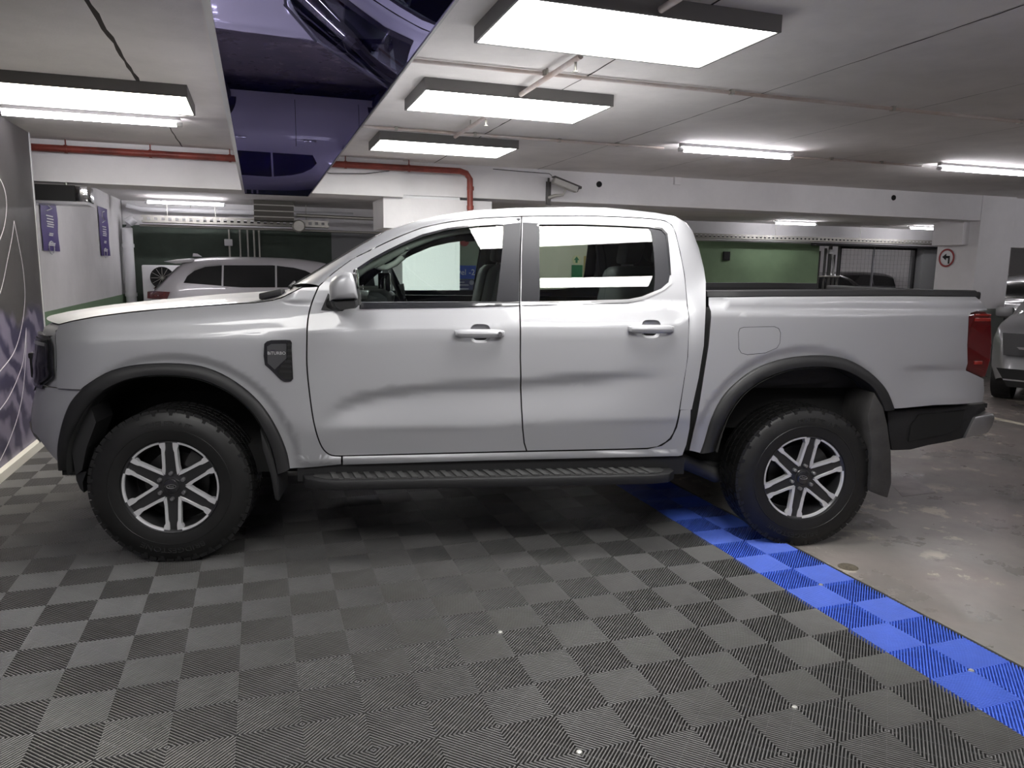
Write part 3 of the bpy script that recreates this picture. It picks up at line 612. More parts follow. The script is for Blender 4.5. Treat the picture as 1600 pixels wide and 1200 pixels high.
# ================================================================== PICKUP TRUCK
# frame: x rearwards from the front axle, y<0 the side towards the camera, z up
TR = empty('pickup_truck', tuple(ROOT), TH)
tag(TR, 'silver double cab pickup truck parked side on across the tiles', 'pickup truck')
ZS = [(-.9,1.075),(-.5,1.09),(.3,1.125),(.7,1.15),(2.5,1.19),(2.64,1.25),(4.4,1.265)]
AF = (.04,.455,.545); AR = (3.215,.475,.565)       # wheel openings: centre x, z, radius
T_A = pchip([(-.3,.947),(-.06,.947),(0,.9445),(.008,.9415),(.022,.9372),(.05,.931),(.08,.922),(.11,.905),(.14,.880),(.17,.845),(.25,.70)])
T_B = pchip([(-.3,.947),(-.06,.947),(0,.943),(.02,.937),(.05,.928),(.09,.916),(.12,.906),(.2,.870)])
T_C = pchip([(-.3,.946),(-.05,.947),(-.012,.946),(.004,.939),(.02,.934),(.05,.931),(.066,.927),(.078,.917),(.088,.90),(.1,.87)])
A_Z = pchip([(.40,.47),(.50,.535),(.56,.585),(.62,.607),(.68,.603),(.75,.587),(.82,.562),(.90,.538),(1.0,.522),(1.1,.502),(1.17,.470),(1.3,.36)])
ZB = 1.292
def tilt_int(d): # integral of tan(10deg + 57deg*d) over d
    s_ = 0; n = 10
    for i in range(n): s_ += math.tan(math.radians(min(60,9.5+57*d*(i+.5)/n)))*d/n
    return s_
GH = pchip([(ZB+.005*i, .897-tilt_int(.005*i)) for i in range(0,120,4)])
ZU = pchip([(.60,.72),(.72,.755),(.82,.815),(.95,.862),(1.2,.897),(1.7,.925),(2.3,.965),(2.8,.98)])
ZSF = pchip(ZS)
def Wt(x, z):
    zs = ZSF(x); d = z-zs
    wa = T_A(d) if x < 1.1 else 0; wb = T_B(d) if .1 < x < 2.7 else 0; wc = T_C(d) if x > 2.5 else 0
    if x < .20: w = wa
    elif x < .85: t = sm((x-.20)/.65); w = wa*(1-t)+wb*t
    elif x < 2.60: w = wb
    elif x < 2.66: t = (x-2.60)/.06; w = wb*(1-t)+wc*t
    else: w = wc
    if x > .50 and z > ZB-.03 and x < 2.78:
        g = GH(max(z,ZB)); k = sm((z-(ZB-.012))/.012)*sm((x-.50)/.12); w = w*(1-k)+g*k
    # lower body: plain turn-under on the wings, sculpted doors between
    kb = sm((x-.50)/.24)*(1-sm((x-2.46)/.20)); w0 = w
    if z < .75: w0 -= .10*(.75-z)*sm((.75-z)/.1)
    if kb > 0:
        f = sm((x-.70)/.22)*(1-sm((x-2.05)/.50)); zu = ZU(x); zl = .668+.045*(x-.7)/1.8; D = .020
        if z < zu:
            t1 = sm((zu-z)/.06); t2 = max(0,min(1,(z-zl)/(zu-.06-zl))) if z < zu-.06 else 1
            t2 = t2*t2*(3-2*t2)*.35+t2*.65; w -= f*D*t1*t2
        if z < zl: w -= .16*(zl-z)*sm((zl-z)/.03)
        if z < .535: w += .010*sm((.535-z)/.02)-.5*max(0,.50-z)
    w = w0*(1-kb)+w*kb
    if x > 3.7:
        f = sm((x-3.72)/.2); zu = .985+.02*(x-3.7); zl = .80
        if z < zu: w -= f*.014*sm((zu-z)/.04)*max(0,min(1,(z-zl)/(zu-.04-zl)))
    # lips round the wheel openings
    for ax, az, ar in (AF, AR):
        r = math.hypot(x-ax, max(z-az,-.05) if z > az else 0)-ar
        if r < .06: w -= .016*(1-sm((r-.004)/.048))*sm((z-.40)/.12)
    if x < -.25:
        q = min(.9999, (-.25-x)/A_Z(z)); w *= (1-q**2.6)**(1/2.6)
    if x > 3.95: w -= .05*((x-3.95)/.35)**3
    return max(w,.02)
def tl(u, v, off=0.0, Wf=Wt):
    y = -.9
    for _ in range(14): p = loc(u,v,y); y = .5*y-.5*(Wf(p[0],p[2])+off)
    return (p[0], p[2])
def TP(pix, off=0.0): return [tl(u,v,off) for u,v in pix]
def both(name, polys, mt, off=0.0, res=.03, flange=.014, label=None, parent=TR):
    out = []
    for s in (-1,1):
        o = panel(name, polys, Wt, mt, parent, s, res, flange, off); out.append(o)
        if label: o['label'] = label
    return out
# ---- outlines traced on the side
SEAM_A = [(815,338),(750,341),(700,347),(660,355.5),(620,371),(580,390),(550,405),(520,427),(498,447)]
SEAM_F = [(498,447),(487.5,472.5),(481,500),(479.5,535),(479.5,570),(482,600),(487,640),(491.5,665),(498,687.5),(506,703),(518,711.5),(535,712.5)]
SEAM_B = [(815,338),(813,400),(812,478),(813,558),(815,640),(816.5,668),(819,692),(823,705)]
SEAM_R = [(823,705),(920,703),(1012,700.5),(1032,695.5),(1047,685),(1056,667),(1062,640),(1070,591),(1075,558),(1077,500),(1074,473),(1070,430),(1063,394),(1056,365),(1050,352),(1039,345),(1020,342),(992,340),(960,338.5),(907,337),(815,338)]
ARCH_F = [(452,733),(448,709),(437,680),(421,650.7),(402.7,626.7),(378.7,605),(346.7,585),(314.7,573.3),(280,568.8),(240,568.8),(200,573),(165,584),(133,604),(112,626.7),(98.7,658.7),(90.7,698.7),(92,735)]
ARCH_FI = [(432,742),(424,704),(408,666.7),(389,640),(365,618.7),(341,605),(309,593),(272,588),(229,589),(192,597),(157,616),(133,642.7),(117,677),(111,705),(114,738)]
ARCH_R = [(1094,708),(1100.7,689.3),(1111,654.7),(1127,622.7),(1148.7,598.7),(1178,577.3),(1215,562.7),(1252.7,556.5),(1290,555.5),(1322,561.3),(1348.7,574.7),(1370,592),(1386,612),(1396.7,639)]
ARCH_RI = [(1118,705),(1127,676),(1140.7,646.7),(1162,617.3),(1188.7,597.3),(1220.7,582.7),(1252.7,576),(1290,574.7),(1319,580),(1343,592),(1362,606.7),(1375,628),(1381,642)]
def dens(P, k=4):      # smooth curve through the traced points
    out = []
    for i in range(len(P)-1):
        a = P[max(i-1,0)]; b = P[i]; c = P[i+1]; d = P[min(i+2,len(P)-1)]
        for j in range(k):
            t = j/k; out.append(tuple(.5*(2*b[m]+(c[m]-a[m])*t+(2*a[m]-5*b[m]+4*c[m]-d[m])*t*t+(3*b[m]-a[m]-3*c[m]+d[m])*t**3) for m in (0,1)))
    return out+[P[-1]]
ARCH_F0 = dens(ARCH_F[:13],3); ARCH_F1 = dens(ARCH_F[12:],3); ARCH_F = ARCH_F0+ARCH_F1[1:]; ARCH_R = dens(ARCH_R,3); ARCH_FI = dens(ARCH_FI,3); ARCH_RI = dens(ARCH_RI,3)
SEAM_A = dens(SEAM_A,3); SEAM_F = dens(SEAM_F,3); SEAM_R = dens(SEAM_R[:-1],2)+[SEAM_R[-1]]
WIN_F = [(558,424),(580,408),(605,394.5),(628,383),(660,369.5),(700,358.5),(744,352.5),(776,350.5),(786,351),(789.5,356),(788,384),(783,430),(778,471),(562,472),(552,472),(548,440)]
WIN_R = [(841,350),(907,349.7),(971,352),(1014,354.3),(1033,358),(1040.3,366),(1043.5,394),(1046.7,430),(1044.6,441),(1033,451),(1003,463.4),(982,467.7),(907,469.8),(841.6,471)]
def shrink(pts, d):           # move an outline inwards (px polygon in local coords)
    n = len(pts); A = sum(pts[i][0]*pts[(i+1)%n][1]-pts[(i+1)%n][0]*pts[i][1] for i in range(n)); s_ = 1 if A > 0 else -1; out = []
    for i in range(n):
        a, b, c_ = pts[i-1], pts[i], pts[(i+1)%n]
        e1 = (b[0]-a[0], b[1]-a[1]); e2 = (c_[0]-b[0], c_[1]-b[1]); l1 = math.hypot(*e1) or 1e-9; l2 = math.hypot(*e2) or 1e-9
        n1 = (-e1[1]/l1*s_, e1[0]/l1*s_); n2 = (-e2[1]/l2*s_, e2[0]/l2*s_); m_ = (n1[0]+n2[0], n1[1]+n2[1]); k = max(.35, 1+n1[0]*n2[0]+n1[1]*n2[1])
        out.append((b[0]+m_[0]*d/k, b[1]+m_[1]*d/k))
    return out
GAP = .0034
# ---- front doors: lower skin + window frame as one sheet
belt_f0 = (490,466); belt_f1 = (812,474)
door_out = TP(SEAM_A + SEAM_F[1:] + SEAM_B[::-1][:-1])
door_out = shrink(door_out, GAP)
wf = TP(WIN_F); wr = TP(WIN_R)
def hole_polys(outer, hole):
    """split a ring into an upper and a lower outline by two straight joins from hole corners to the rim"""
    A = lambda P: sum(P[i][0]*P[(i+1)%len(P)][1]-P[(i+1)%len(P)][0]*P[i][1] for i in range(len(P)))
    outer = list(outer[::-1] if A(outer) < 0 else outer); hole = list(hole[::-1] if A(hole) < 0 else hole)
    zm = (min(p[1] for p in hole)+max(p[1] for p in hole))/2
    def mid(sgn):      # hole point furthest left/right near mid height
        return max(range(len(hole)), key=lambda k: sgn*hole[k][0]-.5*abs(hole[k][1]-zm))
    jl, jr = mid(-1), mid(1)
    def insert(p, sgn):     # rim point at the same height on that side
        best = None
        for i in range(len(outer)):
            a, b = outer[i], outer[(i+1)%len(outer)]
            if (a[1]-p[1])*(b[1]-p[1]) <= 0 and abs(a[1]-b[1]) > 1e-9:
                t = (p[1]-a[1])/(b[1]-a[1]); x = a[0]+t*(b[0]-a[0])
                if (x-p[0])*sgn > 0 and (best is None or abs(x-p[0]) < abs(best[1][0]-p[0])): best = (i, (x,p[1]))
        outer.insert(best[0]+1, best[1]); return best[1]
    ql = insert(hole[jl], -1); qr = insert(hole[jr], 1); il, ir = outer.index(ql), outer.index(qr)
    def seq(P, a, b):
        out = [P[a]]
        while a != b: a = (a+1)%len(P); out.append(P[a])
        return out
    return [seq(outer, ir, il)+seq(hole, jr, jl)[::-1], seq(outer, il, ir)+seq(hole, jl, jr)[::-1]]
def cup_outline(u, v): 
    cx, cz = tl(u,v); return [(cx+.005+.0495*abs(math.cos(t))**.6*math.copysign(1,math.cos(t)), cz-.002+.0465*abs(math.sin(t))**.6*math.copysign(1,math.sin(t))) for t in [2*PI*(i+.5)/24 for i in range(24)]]
def door_polys(out_, win, u, v):
    a, b = hole_polys(out_, win); return [a]+hole_polys(b, cup_outline(u,v))
fd = both('front_door', door_polys(door_out, wf, 749, 520.5), PAINT)
rd_out = shrink(TP(SEAM_B[1:] + SEAM_R[1:]), GAP)
rd = both('rear_door', door_polys(rd_out, wr, 1016, 513.5), PAINT)
# ---- fender
HOODL = [(472.5,448.5),(440,465),(425,469),(400,472.5),(350,475.5),(300,479),(250,483),(200,488),(150,494.5),(110,502),(92,507)]
AFX = sorted([(z,x) for x,z in TP(ARCH_F1)])
def arch_x(z): return interp(AFX, z)-.002
fend = TP(HOODL) + TP([(86,520),(87.5,545)]) + [(tl(87.5,592)[0],.869),(arch_x(.869),.869)] + TP(ARCH_F0[::-1]) + TP([(495,730),(534,726)]) + TP([(534,713)]) + TP(SEAM_F[::-1][1:])
both('front_fender', [shrink(fend, GAP)], PAINT)
# ---- rocker
rock = TP([(536,713.5),(823,706.5),(920,704.5),(1012,702),(1034,697),(1049,686.5),(1058,668),(1063.5,641),(1079,640),(1077,670),(1072,695),(1066,711),(1060,712.5),(750,719.5),(536,726)])
both('rocker_panel', [shrink(rock,-.0005)], PAINT, flange=0)
# ---- bed side with fuel flap
FUEL = [(1162,511),(1210,510),(1217,513),(1220,520),(1219,536),(1214,544),(1195,552),(1168,554.5),(1158,552),(1154,545),(1153.5,520),(1156,513)]
bed = [(1107,464.5),(1200,463.5),(1410,462.5),(1524,463.5),(1534,472),(1543,484.5),(1526,486),(1517,489),(1513.5,495),(1511.5,540),(1509.5,579),(1537,592),(1538,612),(1535,628),(1460,633),(1397,638.5)] + ARCH_R[::-1][1:] + [(1077,704),(1094,622.5),(1107,540)]
bedp = shrink(TP(bed), .001)
both('bed_side', hole_polys(bedp, TP(FUEL)), PAINT)
both('fuel_flap', [shrink(TP(FUEL), .0022)], PAINT)
# ---- inner dark shell behind the gaps
inner = TP([(500,462),(812,488),(1072,488)]) 
sh_l = TP([(100,520),(300,485),(470,460),(500,490),(1072,490),(1100,480),(1500,480),(1500,620),(1400,630)]) + TP([(u,v-4) for u,v in ARCH_R[::-1]]) + TP([(1060,706),(500,722)]) + TP([(u,v-4) for u,v in ARCH_F0])
both('inner_shell', [sh_l], DARK, off=-.022, res=.06, flange=0)
# ---- cab rails, roof, windscreen, back panel
SE = [((498,447),(462,444),.80),((520,427),(503,420),.775),((550,405),(535,401),.755),((580,390),(567,381.5),.735),((620,371),(605,360),.71),((660,355.5),(648,346.5),.68),((700,347),(690,337),.655),((750,341),(745,330.5),.635),((815,338),(812,327.5),.62),((907,337),(907,326),.61),((960,338.5),(960,326.5),.61),((992,340),(992,329),.615),((1020,342),(1025,332.5),.62),((1039,345),(1055,338),.635),((1050,352),(1072,348),.65),((1056,365),(1082,361),.665),((1063,394),(1092,388),.71),((1070,430),(1100,420),.775),((1074,473),(1103,440),.83),((1077,500),(1103,480),.885),((1075,558),(1100,540),.915),((1070,591),(1092,590),.915),((1062.5,641),(1081,640),.91)]
rail = []; EDGE = []
for sp_, ep, ye in SE:
    x0, z0 = tl(*sp_); y0 = -Wt(x0,z0); e = loc(*ep, -ye)
    if ye > .82: q_ = tl(*ep); ye = Wt(*q_)-.003; e = (q_[0],0,q_[1]); lowr = True
    else: lowr = False
    EDGE.append((e[0],-ye,e[2]))
    P0 = Vector((x0,y0,z0+.0025)); P2 = Vector((e[0],-ye,e[2])); up = (Wt(x0,z0)-Wt(x0,z0+.02))/.02
    if lowr: P1 = (P0+P2)/2; P1.y = -Wt(P1.x,P1.z)
    else:
        dz = max(P2.z-P0.z, .02); P1 = Vector(((P0.x+P2.x)/2, y0+up*dz*.75, P0.z+dz*.80)) if sp_[0] < 1045 else Vector((P0.x*.35+P2.x*.65, y0+.35*(-ye-y0), (P0.z+P2.z)/2+.02))
    rail.append([((1-t)**2*P0+2*t*(1-t)*P1+t*t*P2) for t in [i/6 for i in range(7)]])
for s in (-1,1):
    MB().grid([[(p.x, p.y if s < 0 else -p.y, p.z) for p in r] for r in rail]).build('cab_side_rail', PAINT, TR, 60)
NE = len(EDGE)
def across(e, n, bow, crown, pw=2.2):     # row from left edge to right edge
    return [(e[0]+bow*(1-abs(t)**2.0), e[1]*-t, e[2]+crown*(1-abs(t)**pw)) for t in [-1+2*i/n for i in range(n+1)]]
roof_rows = [across(EDGE[i], 20, b_, c_) for i, b_, c_ in ((5,-.05,.010),(6,-.035,.022),(7,-.02,.034),(8,0,.040),(9,0,.040),(10,0,.038),(11,.01,.034),(12,.02,.028),(13,.03,.014))]
MB().grid(roof_rows).build('roof', PAINT, TR, 180)
MB().grid([across(EDGE[i], 16, b_, c_) for i, b_, c_ in ((0,-.12,-.02),(1,-.105,-.01),(2,-.09,0),(3,-.075,.004),(4,-.06,.008),(5,-.05,.010))]).build('windscreen', GLASS, TR, 180)
# black band along the windscreen edge
for s in (-1,1):
    rows = []
    for i, b_, c_ in ((0,-.12,-.02),(1,-.105,-.01),(2,-.09,0),(3,-.075,.004),(4,-.06,.008),(5,-.05,.010)):
        r = across(EDGE[i], 40, b_, c_); rows.append([(p[0],p[1]*s*-1,p[2]+.003) for p in r[:3]])
    MB().grid(rows).build('windscreen_trim', GLOSSBLK, TR, 180)
MB().grid([across(EDGE[i], 14, .03, c_) for i, c_ in ((13,.014),(14,.01),(15,.006))]).build('rear_header', PAINT, TR, 180)
MB().grid([across(EDGE[i], 14, .03, c_) for i, c_ in ((15,.006),(16,0),(17,0))]).build('rear_window', GLASSD, TR, 180)
MB().grid([across(EDGE[i], 14, .03, 0) for i in range(17,NE)]).build('cab_back_panel', PAINT, TR, 180)
# ---- windows: glass, belt trims, pillar appliques
both('front_window_glass', [shrink(wf,-.004)], GLASS, off=-.007, flange=0)
both('rear_window_glass', [shrink(TP([(841,350),(907,349.7),(971,352),(1012,354),(1019,358),(1023,400),(1024,455),(1003,463.4),(982,467.7),(907,469.8),(841.6,471)]),-.004)], GLASS, off=-.007, flange=0)
both('quarter_trim', [TP([(1012,354.3),(1033,358),(1040.3,366),(1043.5,394),(1046.7,430),(1044.6,441),(1033,451),(1022,456),(1024,430),(1022,395),(1018,362)])], APPLIQ, off=-.004)
both('pillar_trim', [TP([(787,350.5),(813.6,347.5),(812,400),(810.5,470.5),(775.5,471.5),(780.5,430),(785.5,384),(787,358)])], APPLIQ, off=.0015, flange=.006, label='black B pillar applique')
both('pillar_trim', [TP([(816.5,347.3),(842,348.8),(842.5,354),(842.8,400),(843.2,471.5),(814.5,471.5),(815,400)])], APPLIQ, off=.0015, flange=.006, label='black B pillar applique')
both('belt_trim', [TP([(562,472.5),(700,471.7),(811,470.5),(811,476.5),(700,480.5),(562,482.5)])], GLOSSBLK, off=.004, flange=.012)
both('belt_trim', [TP([(814.5,471),(907,470),(982,468),(1003,464),(1033,451.5),(1045,442),(1047.2,432),(1050,436),(1049,443),(1038,453),(1005,468),(982,472.5),(907,475),(814.5,476.5)])], SATIN, off=.004, flange=.012)
wseal = TP([(552,426),(556,425),(580,408.5),(605,395),(628,383.5),(660,370),(700,359),(744,353),(776,351),(776,349),(744,350.5),(700,356),(660,366),(628,379.5),(605,390.5),(580,404),(556,420),(552,422)])
both('window_seal', [wseal], GLOSSBLK, off=.002, flange=.012)
both('window_seal', [TP([(838.5,352),(842,348),(907,347.8),(971,350),(1014,352.3),(1035,356),(1043,365),(1046,394),(1048.5,430),(1046.5,430),(1043,394),(1040,366.5),(1033,358.6),(1014,355),(971,352.7),(907,350.4),(843,350.6),(841,354)])], GLOSSBLK, off=.002, flange=.010)
# ---- bonnet
hl = [(*tl(u,v),) for u,v in HOODL]; hl = hl[::-1]          # front -> rear
hl = [(hl[0][0]+(hl[-1][0]-hl[0][0])*i/40, interp(hl, hl[0][0]+(hl[-1][0]-hl[0][0])*i/40)) for i in range(41)]
rows = []
nH = len(hl); xf, xr = hl[0][0], hl[-1][0]
for k,(x,z) in enumerate(hl):
    t = (x-xf)/(xr-xf); xc = -.80+(.50+.80)*t; w = Wt(x,z)-.002; row = []
    for i in range(33):
        e = -1+2*i/32; a = abs(e); row.append((x+(xc-x)*(1-a**2.2), e*w, z+.002+.004*(1-a**3)-.032*sm((t-.78)/.22)*(1-a*a)+.008*math.exp(-((a-.72)/.10)**2)*sm(t*4)))
    rows.append(row)
hood = MB().grid(rows).build('bonnet', PAINT, TR, 180)
# cowl + wipers
e0 = EDGE[0]; cow = []
for i in range(21):
    t = -1+2*i/20; x1 = e0[0]-.12*(1-t*t); rx_ = rows[-1][int(round((t+1)*16))]
    cow.append([(rx_[0]-.02, t*.80, rx_[2]-.012), ((rx_[0]+x1)/2, t*.79, rx_[2]-.03), (x1+.02, t*.78, e0[2]-.022)])
MB().grid(cow).build('cowl', BLACKPL, TR, 60)
for y0, y1 in ((-.72,-.05),(-.02,.62)):
    mb = MB(); mb.tube([(e0[0]-.12*(1-(y0/.8)**2)-.02,y0,e0[2]-.018),(e0[0]-.12*(1-(y1/.8)**2)-.01,y1,e0[2]-.008)], .009, 6); mb.build('wiper', BLACKPL, TR, 50)
o = MB().obox(loc(425,459,-.74), (.055,0,.012), (0,.05,0), (0,0,.016)).build('cowl_cap', BLACKPL, TR, bevel=.008)
# ---- nose: bumper, upper panel, grille, headlamps (wrapped round the front plan curve)
def nose(xs, z, off=0.0, n=24, y_lim=None):
    """points from x=xs on the left side round the front to the right side at height z"""
    a = A_Z(z); b = Wt(-.25,z); tt0 = math.asin(min(1,((-.25-xs)/a)**1.3)) if xs < -.25 else 0
    out = []
    for i in range(n+1):
        t = tt0+(PI-2*tt0)*i/n; s_ = math.sin(t); c_ = math.cos(t)
        x = -.25-a*max(s_,0)**(2/2.6); y = -b*math.copysign(abs(c_)**(2/2.6), c_)
        # outward normal of the superellipse
        nx = -(max(s_,0)**(2-2/2.6))/a; ny = -math.copysign(abs(c_)**(2-2/2.6), c_)/b; l = math.hypot(nx,ny) or 1
        out.append((x+nx/l*off, y+ny/l*off, z))
    return out
rows = []
for k in range(13):
    v_ = k/12; r = []; z0 = .485+v_*(.868-.485); base = nose(arch_x(max(z0,.50)), z0, n=40)
    for i, p in enumerate(base):
        s_ = abs(i-20)/20; zb = .485+.13*sm((1-s_)/.25); z = zb+v_*(.868-zb)
        q = nose(arch_x(max(z0,.50)), z, n=40)[i]; r.append(q)
    rows.append(r)
MB().grid(rows).build('front_bumper', PAINT, TR, 180)
FX = sorted([(z,x) for x,z in TP([(90.5,509),(86.5,520),(88,545),(88,592)])])
def fx(z): return interp(FX, z)-.006
MB().grid([nose(fx(z), z, -.004, 48) for z in [.872+.027*i for i in range(11)]]+[nose(fx(1.165),1.165,-.03,48)]).build('nose_panel', PAINT, TR, 180)
def nose_patch(name, z0, z1, i0, i1, mt, off, n=72, k=8, xs=-.50):
    MB().grid([nose(xs, z0+(z1-z0)*j/k, off, n)[i0:i1+1] for j in range(k+1)]).build(name, mt, TR, 60)
nose_patch('grille', .80, 1.10, 20, 52, BLACKPL, .012)
for z in (.93,1.0): nose_patch('grille_bar', z-.018, z+.018, 17, 55, GLOSSBLK, .03, k=2)
nose_patch('lower_intake', .62, .74, 22, 50, BLACKPL, .010, xs=-.5)
nose_patch('skid_plate', .54, .62, 25, 47, SATIN, .006, xs=-.5)
LAMPG = mat('lamp_reflector_grey', (.20,.20,.21), .25, .7)
for s in (-1,1):
    ZL = [.858+(1.118-.858)*j/16 for j in range(17)]
    def lamp_x(z): return fx(z)+.004-.085*sm((.935-z)/.075)-.02*sm((z-1.095)/.023)
    def lrow(z, dx_, off, a, b, n=64): return [(p[0],p[1]*-s,p[2]) for p in nose(lamp_x(z)-dx_, z, off, n)[a:b]]
    hb = MB().grid([lrow(ZL[0],0,-.01,0,15)]+[lrow(z,0,.016,0,15) for z in ZL]+[lrow(ZL[-1],0,-.01,0,15)]).build('headlamp', GLOSSBLK, TR, 40)
    MB().grid([lrow(z,.022,.019,0,13) for z in ZL[1:-1]]).build('reflector', LAMPG, hb, 60)
    MB().grid([lrow(z,.018,.026,0,13) for z in ZL[1:-1]]).build('lens', LENS, hb, 60)
    MB().grid([lrow(z,.026,.0225,0,2) for z in ZL[2:-2]]).build('light_bar', SATIN, hb, 60)
    MB().grid([lrow(z,.026,.0225,0,12) for z in ZL[-4:-2]]).build('light_bar', WHITEPL, hb, 60)
    P_ = min(nose(-.45,.97,.004,200)[:100], key=lambda p: abs(p[1]+.655))
    MB().obox((P_[0]+.018,P_[1]*-s,.945), (.034,0,0), (.010,.030,0), (0,0,.058)).build('grille_end', BLACKPL, TR, bevel=.010)
    MB().obox((P_[0]+.008,P_[1]*-s,1.0), (.032,0,0), (.008,.026,0), (0,0,.016)).build('grille_end', BLACKPL, TR, bevel=.008)
    MB().grid([[(q[0],q[1]*-s,q[2]) for q in nose(-.46,z,.012,60)[17:20]] for z in (.53,.57,.61,.64)]).build('bumper_fin', SATIN, TR, 60)
# ---- wheel opening flares + wells
def resample(P, n):
    L_ = [0]
    for a, b in zip(P, P[1:]): L_.append(L_[-1]+math.dist(a,b))
    out = []
    for k in range(n):
        t = L_[-1]*k/(n-1); i = 0
        while i < len(L_)-2 and t > L_[i+1]: i += 1
        f = (t-L_[i])/max(1e-9,L_[i+1]-L_[i]); f = min(1,max(0,f)); out.append(tuple(a+(b-a)*f for a, b in zip(P[i],P[i+1])))
    return out
for nm, AO, AI, A_ in (('front',ARCH_F,ARCH_FI,AF),('rear',ARCH_R,ARCH_RI,AR)):
    NA = 72; Po = resample(TP(AO), NA); Pi = resample(TP(AI,.02), NA)
    for s in (-1,1):
        rows = [[],[],[],[],[],[],[]]
        for (a,b),(c_,d) in zip(Po,Pi):
            wo = Wt(a,b); 
            def q(t, y): return (a+(c_-a)*t, s*y, b+(d-b)*t)
            rows[0].append(q(-.02, wo-.012)); rows[1].append(q(0, wo+.008)); rows[2].append(q(.12, wo+.018)); rows[3].append(q(.55, wo+.026)); rows[4].append(q(.9, wo+.022)); rows[5].append(q(1.0, wo+.010)); rows[6].append(q(1.02, wo-.10))
        MB().grid(rows).build('wheel_arch_flare', FLAREPL, TR, 50)
        # well liner
        rows = [[],[],[],[]]
        for c_, d in Pi:
            k = .985
            for r_, y in zip(rows, (.955,.86,.62,.42)): r_.append((c_, s*y, d))
        mb = MB().grid(rows); mb.add([(c_, s*.42, d) for c_, d in Pi]+[(A_[0], s*.42, .36)], [(i,i+1,NA) for i in range(NA-1)])
        mb.build('wheel_well', DARK, TR, 60)
# front bumper splash liner and mud flaps
for s in (-1,1):
    P = [loc(*q,-.90) for q in ((112,705),(122,640),(140,630),(150,660),(135,700),(128,735),(118,742))]
    MB().prism([(p[0],p[2]) for p in P], lambda a,b: (a,s*.90,b), lambda a,b: (a,s*.70,b)).build('splash_liner', FLAREPL, TR)
    P = [loc(*q,-.86) for q in ((121,738),(138,735),(132,752),(134,768),(128,762),(122,748))]
    MB().prism([(p[0],p[2]) for p in P], lambda a,b: (a,s*.88,b), lambda a,b: (a,s*.82,b)).build('air_deflector', BLACKPL, TR)
    P = [loc(*q,-.93) for q in ((408,668),(424,704),(434,745),(437,781),(431,778),(424,740),(412,700))]
    MB().prism([(p[0],p[2]) for p in P], lambda a,b: (a,s*.955,b), lambda a,b: (a,s*.68,b)).build('front_mud_flap', FLAREPL, TR, bevel=.004)
    P = [loc(*q,-.93) for q in ((1362,612),(1376,635),(1383,665),(1388,705),(1389,752),(1383,776),(1371,772),(1356,766),(1358,700),(1352,650))]
    MB().prism([(p[0],p[2]) for p in P], lambda a,b: (a,s*.955,b), lambda a,b: (a,s*.66,b)).build('rear_mud_flap', mat('mud_flap_dusty',(.045,.043,.042),.7,noise=(6,.5)), TR, bevel=.006)
# ---- chassis and floor pan
bx('floor_pan', (-.55,2.62,-.80,.80,.42,.56), DARK, TR); bx('bed_floor_pan', (2.66,4.15,-.70,.70,.60,.86), DARK, TR)
for s in (-1,1): bx('chassis_rail', (-.6,3.85,s*.47-.05,s*.47+.05,.36,.50), DARK, TR)
MB().tube([(3.27,-.75,.375),(3.27,.75,.375)], .05, 10).lathe([(.05,-.14),(.13,-.08),(.15,0),(.13,.08),(.05,.14)], 16, 'y', (3.27,.05,.375)).build('rear_axle', DARK, TR, 50)
MB().tube([(0,-.75,.36),(0,.75,.36)], .04, 8).build('front_axle', DARK, TR, 50)
MB().tube([(2.7,-.55,.36),(3.27,-.55,.30),(3.95,-.55,.44)], .035, 8).build('leaf_spring', BLACKPL, TR, 50)
MB().tube([(2.62,-.62,.42),(2.9,-.60,.30),(3.1,-.6,.33)], .045, 10).build('exhaust_pipe', mat('exhaust_grey',(.12,.12,.12),.5,.6), TR, 50)
# ---- sill trim and side step
for s in (-1,1):
    bx('sill_trim', (.60,2.60,s*.87-.03,s*.87+.03,.395,.487), BLACKPL, TR)
    a = loc(470,757,-1.02); b = loc(1057,740,-1.02); x0, x1 = .625, 2.53; zt = .430
    out = [(x0,-.90),(x0+.02,-.97),(x0+.10,-1.02),(x0+.18,-1.035),(x1-.14,-1.035),(x1-.05,-1.015),(x1,-.95),(x1,-.86),(x0,-.86)]
    st = MB().prism(out, lambda u,v: (u,-s*v,zt-.048), lambda u,v: (u,-s*v,zt)).build('side_step', BLACKPL, TR, bevel=.008)
    MB().prism([(u*.99+.015,v+.004) for u,v in [(x0+.05,-.955),(x0+.12,-1.005),(x0+.20,-1.018),(x1-.16,-1.018),(x1-.08,-1.0),(x1-.05,-.96),(x1-.05,-.885),(x0+.05,-.885)]], lambda u,v: (u,-s*v,zt), lambda u,v: (u,-s*v,zt+.003)).build('step_pad', mat('step_pad_grey',(.03,.03,.03),.45), st)
    for i in range(30):
        x = x0+.13+i*(x1-x0-.26)/30
        MB().prism([(x,-.89),(x+.028,-.89),(x+.060,-1.012),(x+.032,-1.012)], lambda u,v: (u,-s*v,zt+.003), lambda u,v: (u,-s*v,zt+.009)).build('step_rib', mat('step_rib_grey',(.055,.055,.055),.4), st)
    for x in (.95,1.55,2.2): MB().tube([(x,s*.5,.40),(x,s*.9,.39)], .02, 6).build('step_bracket', DARK, TR)
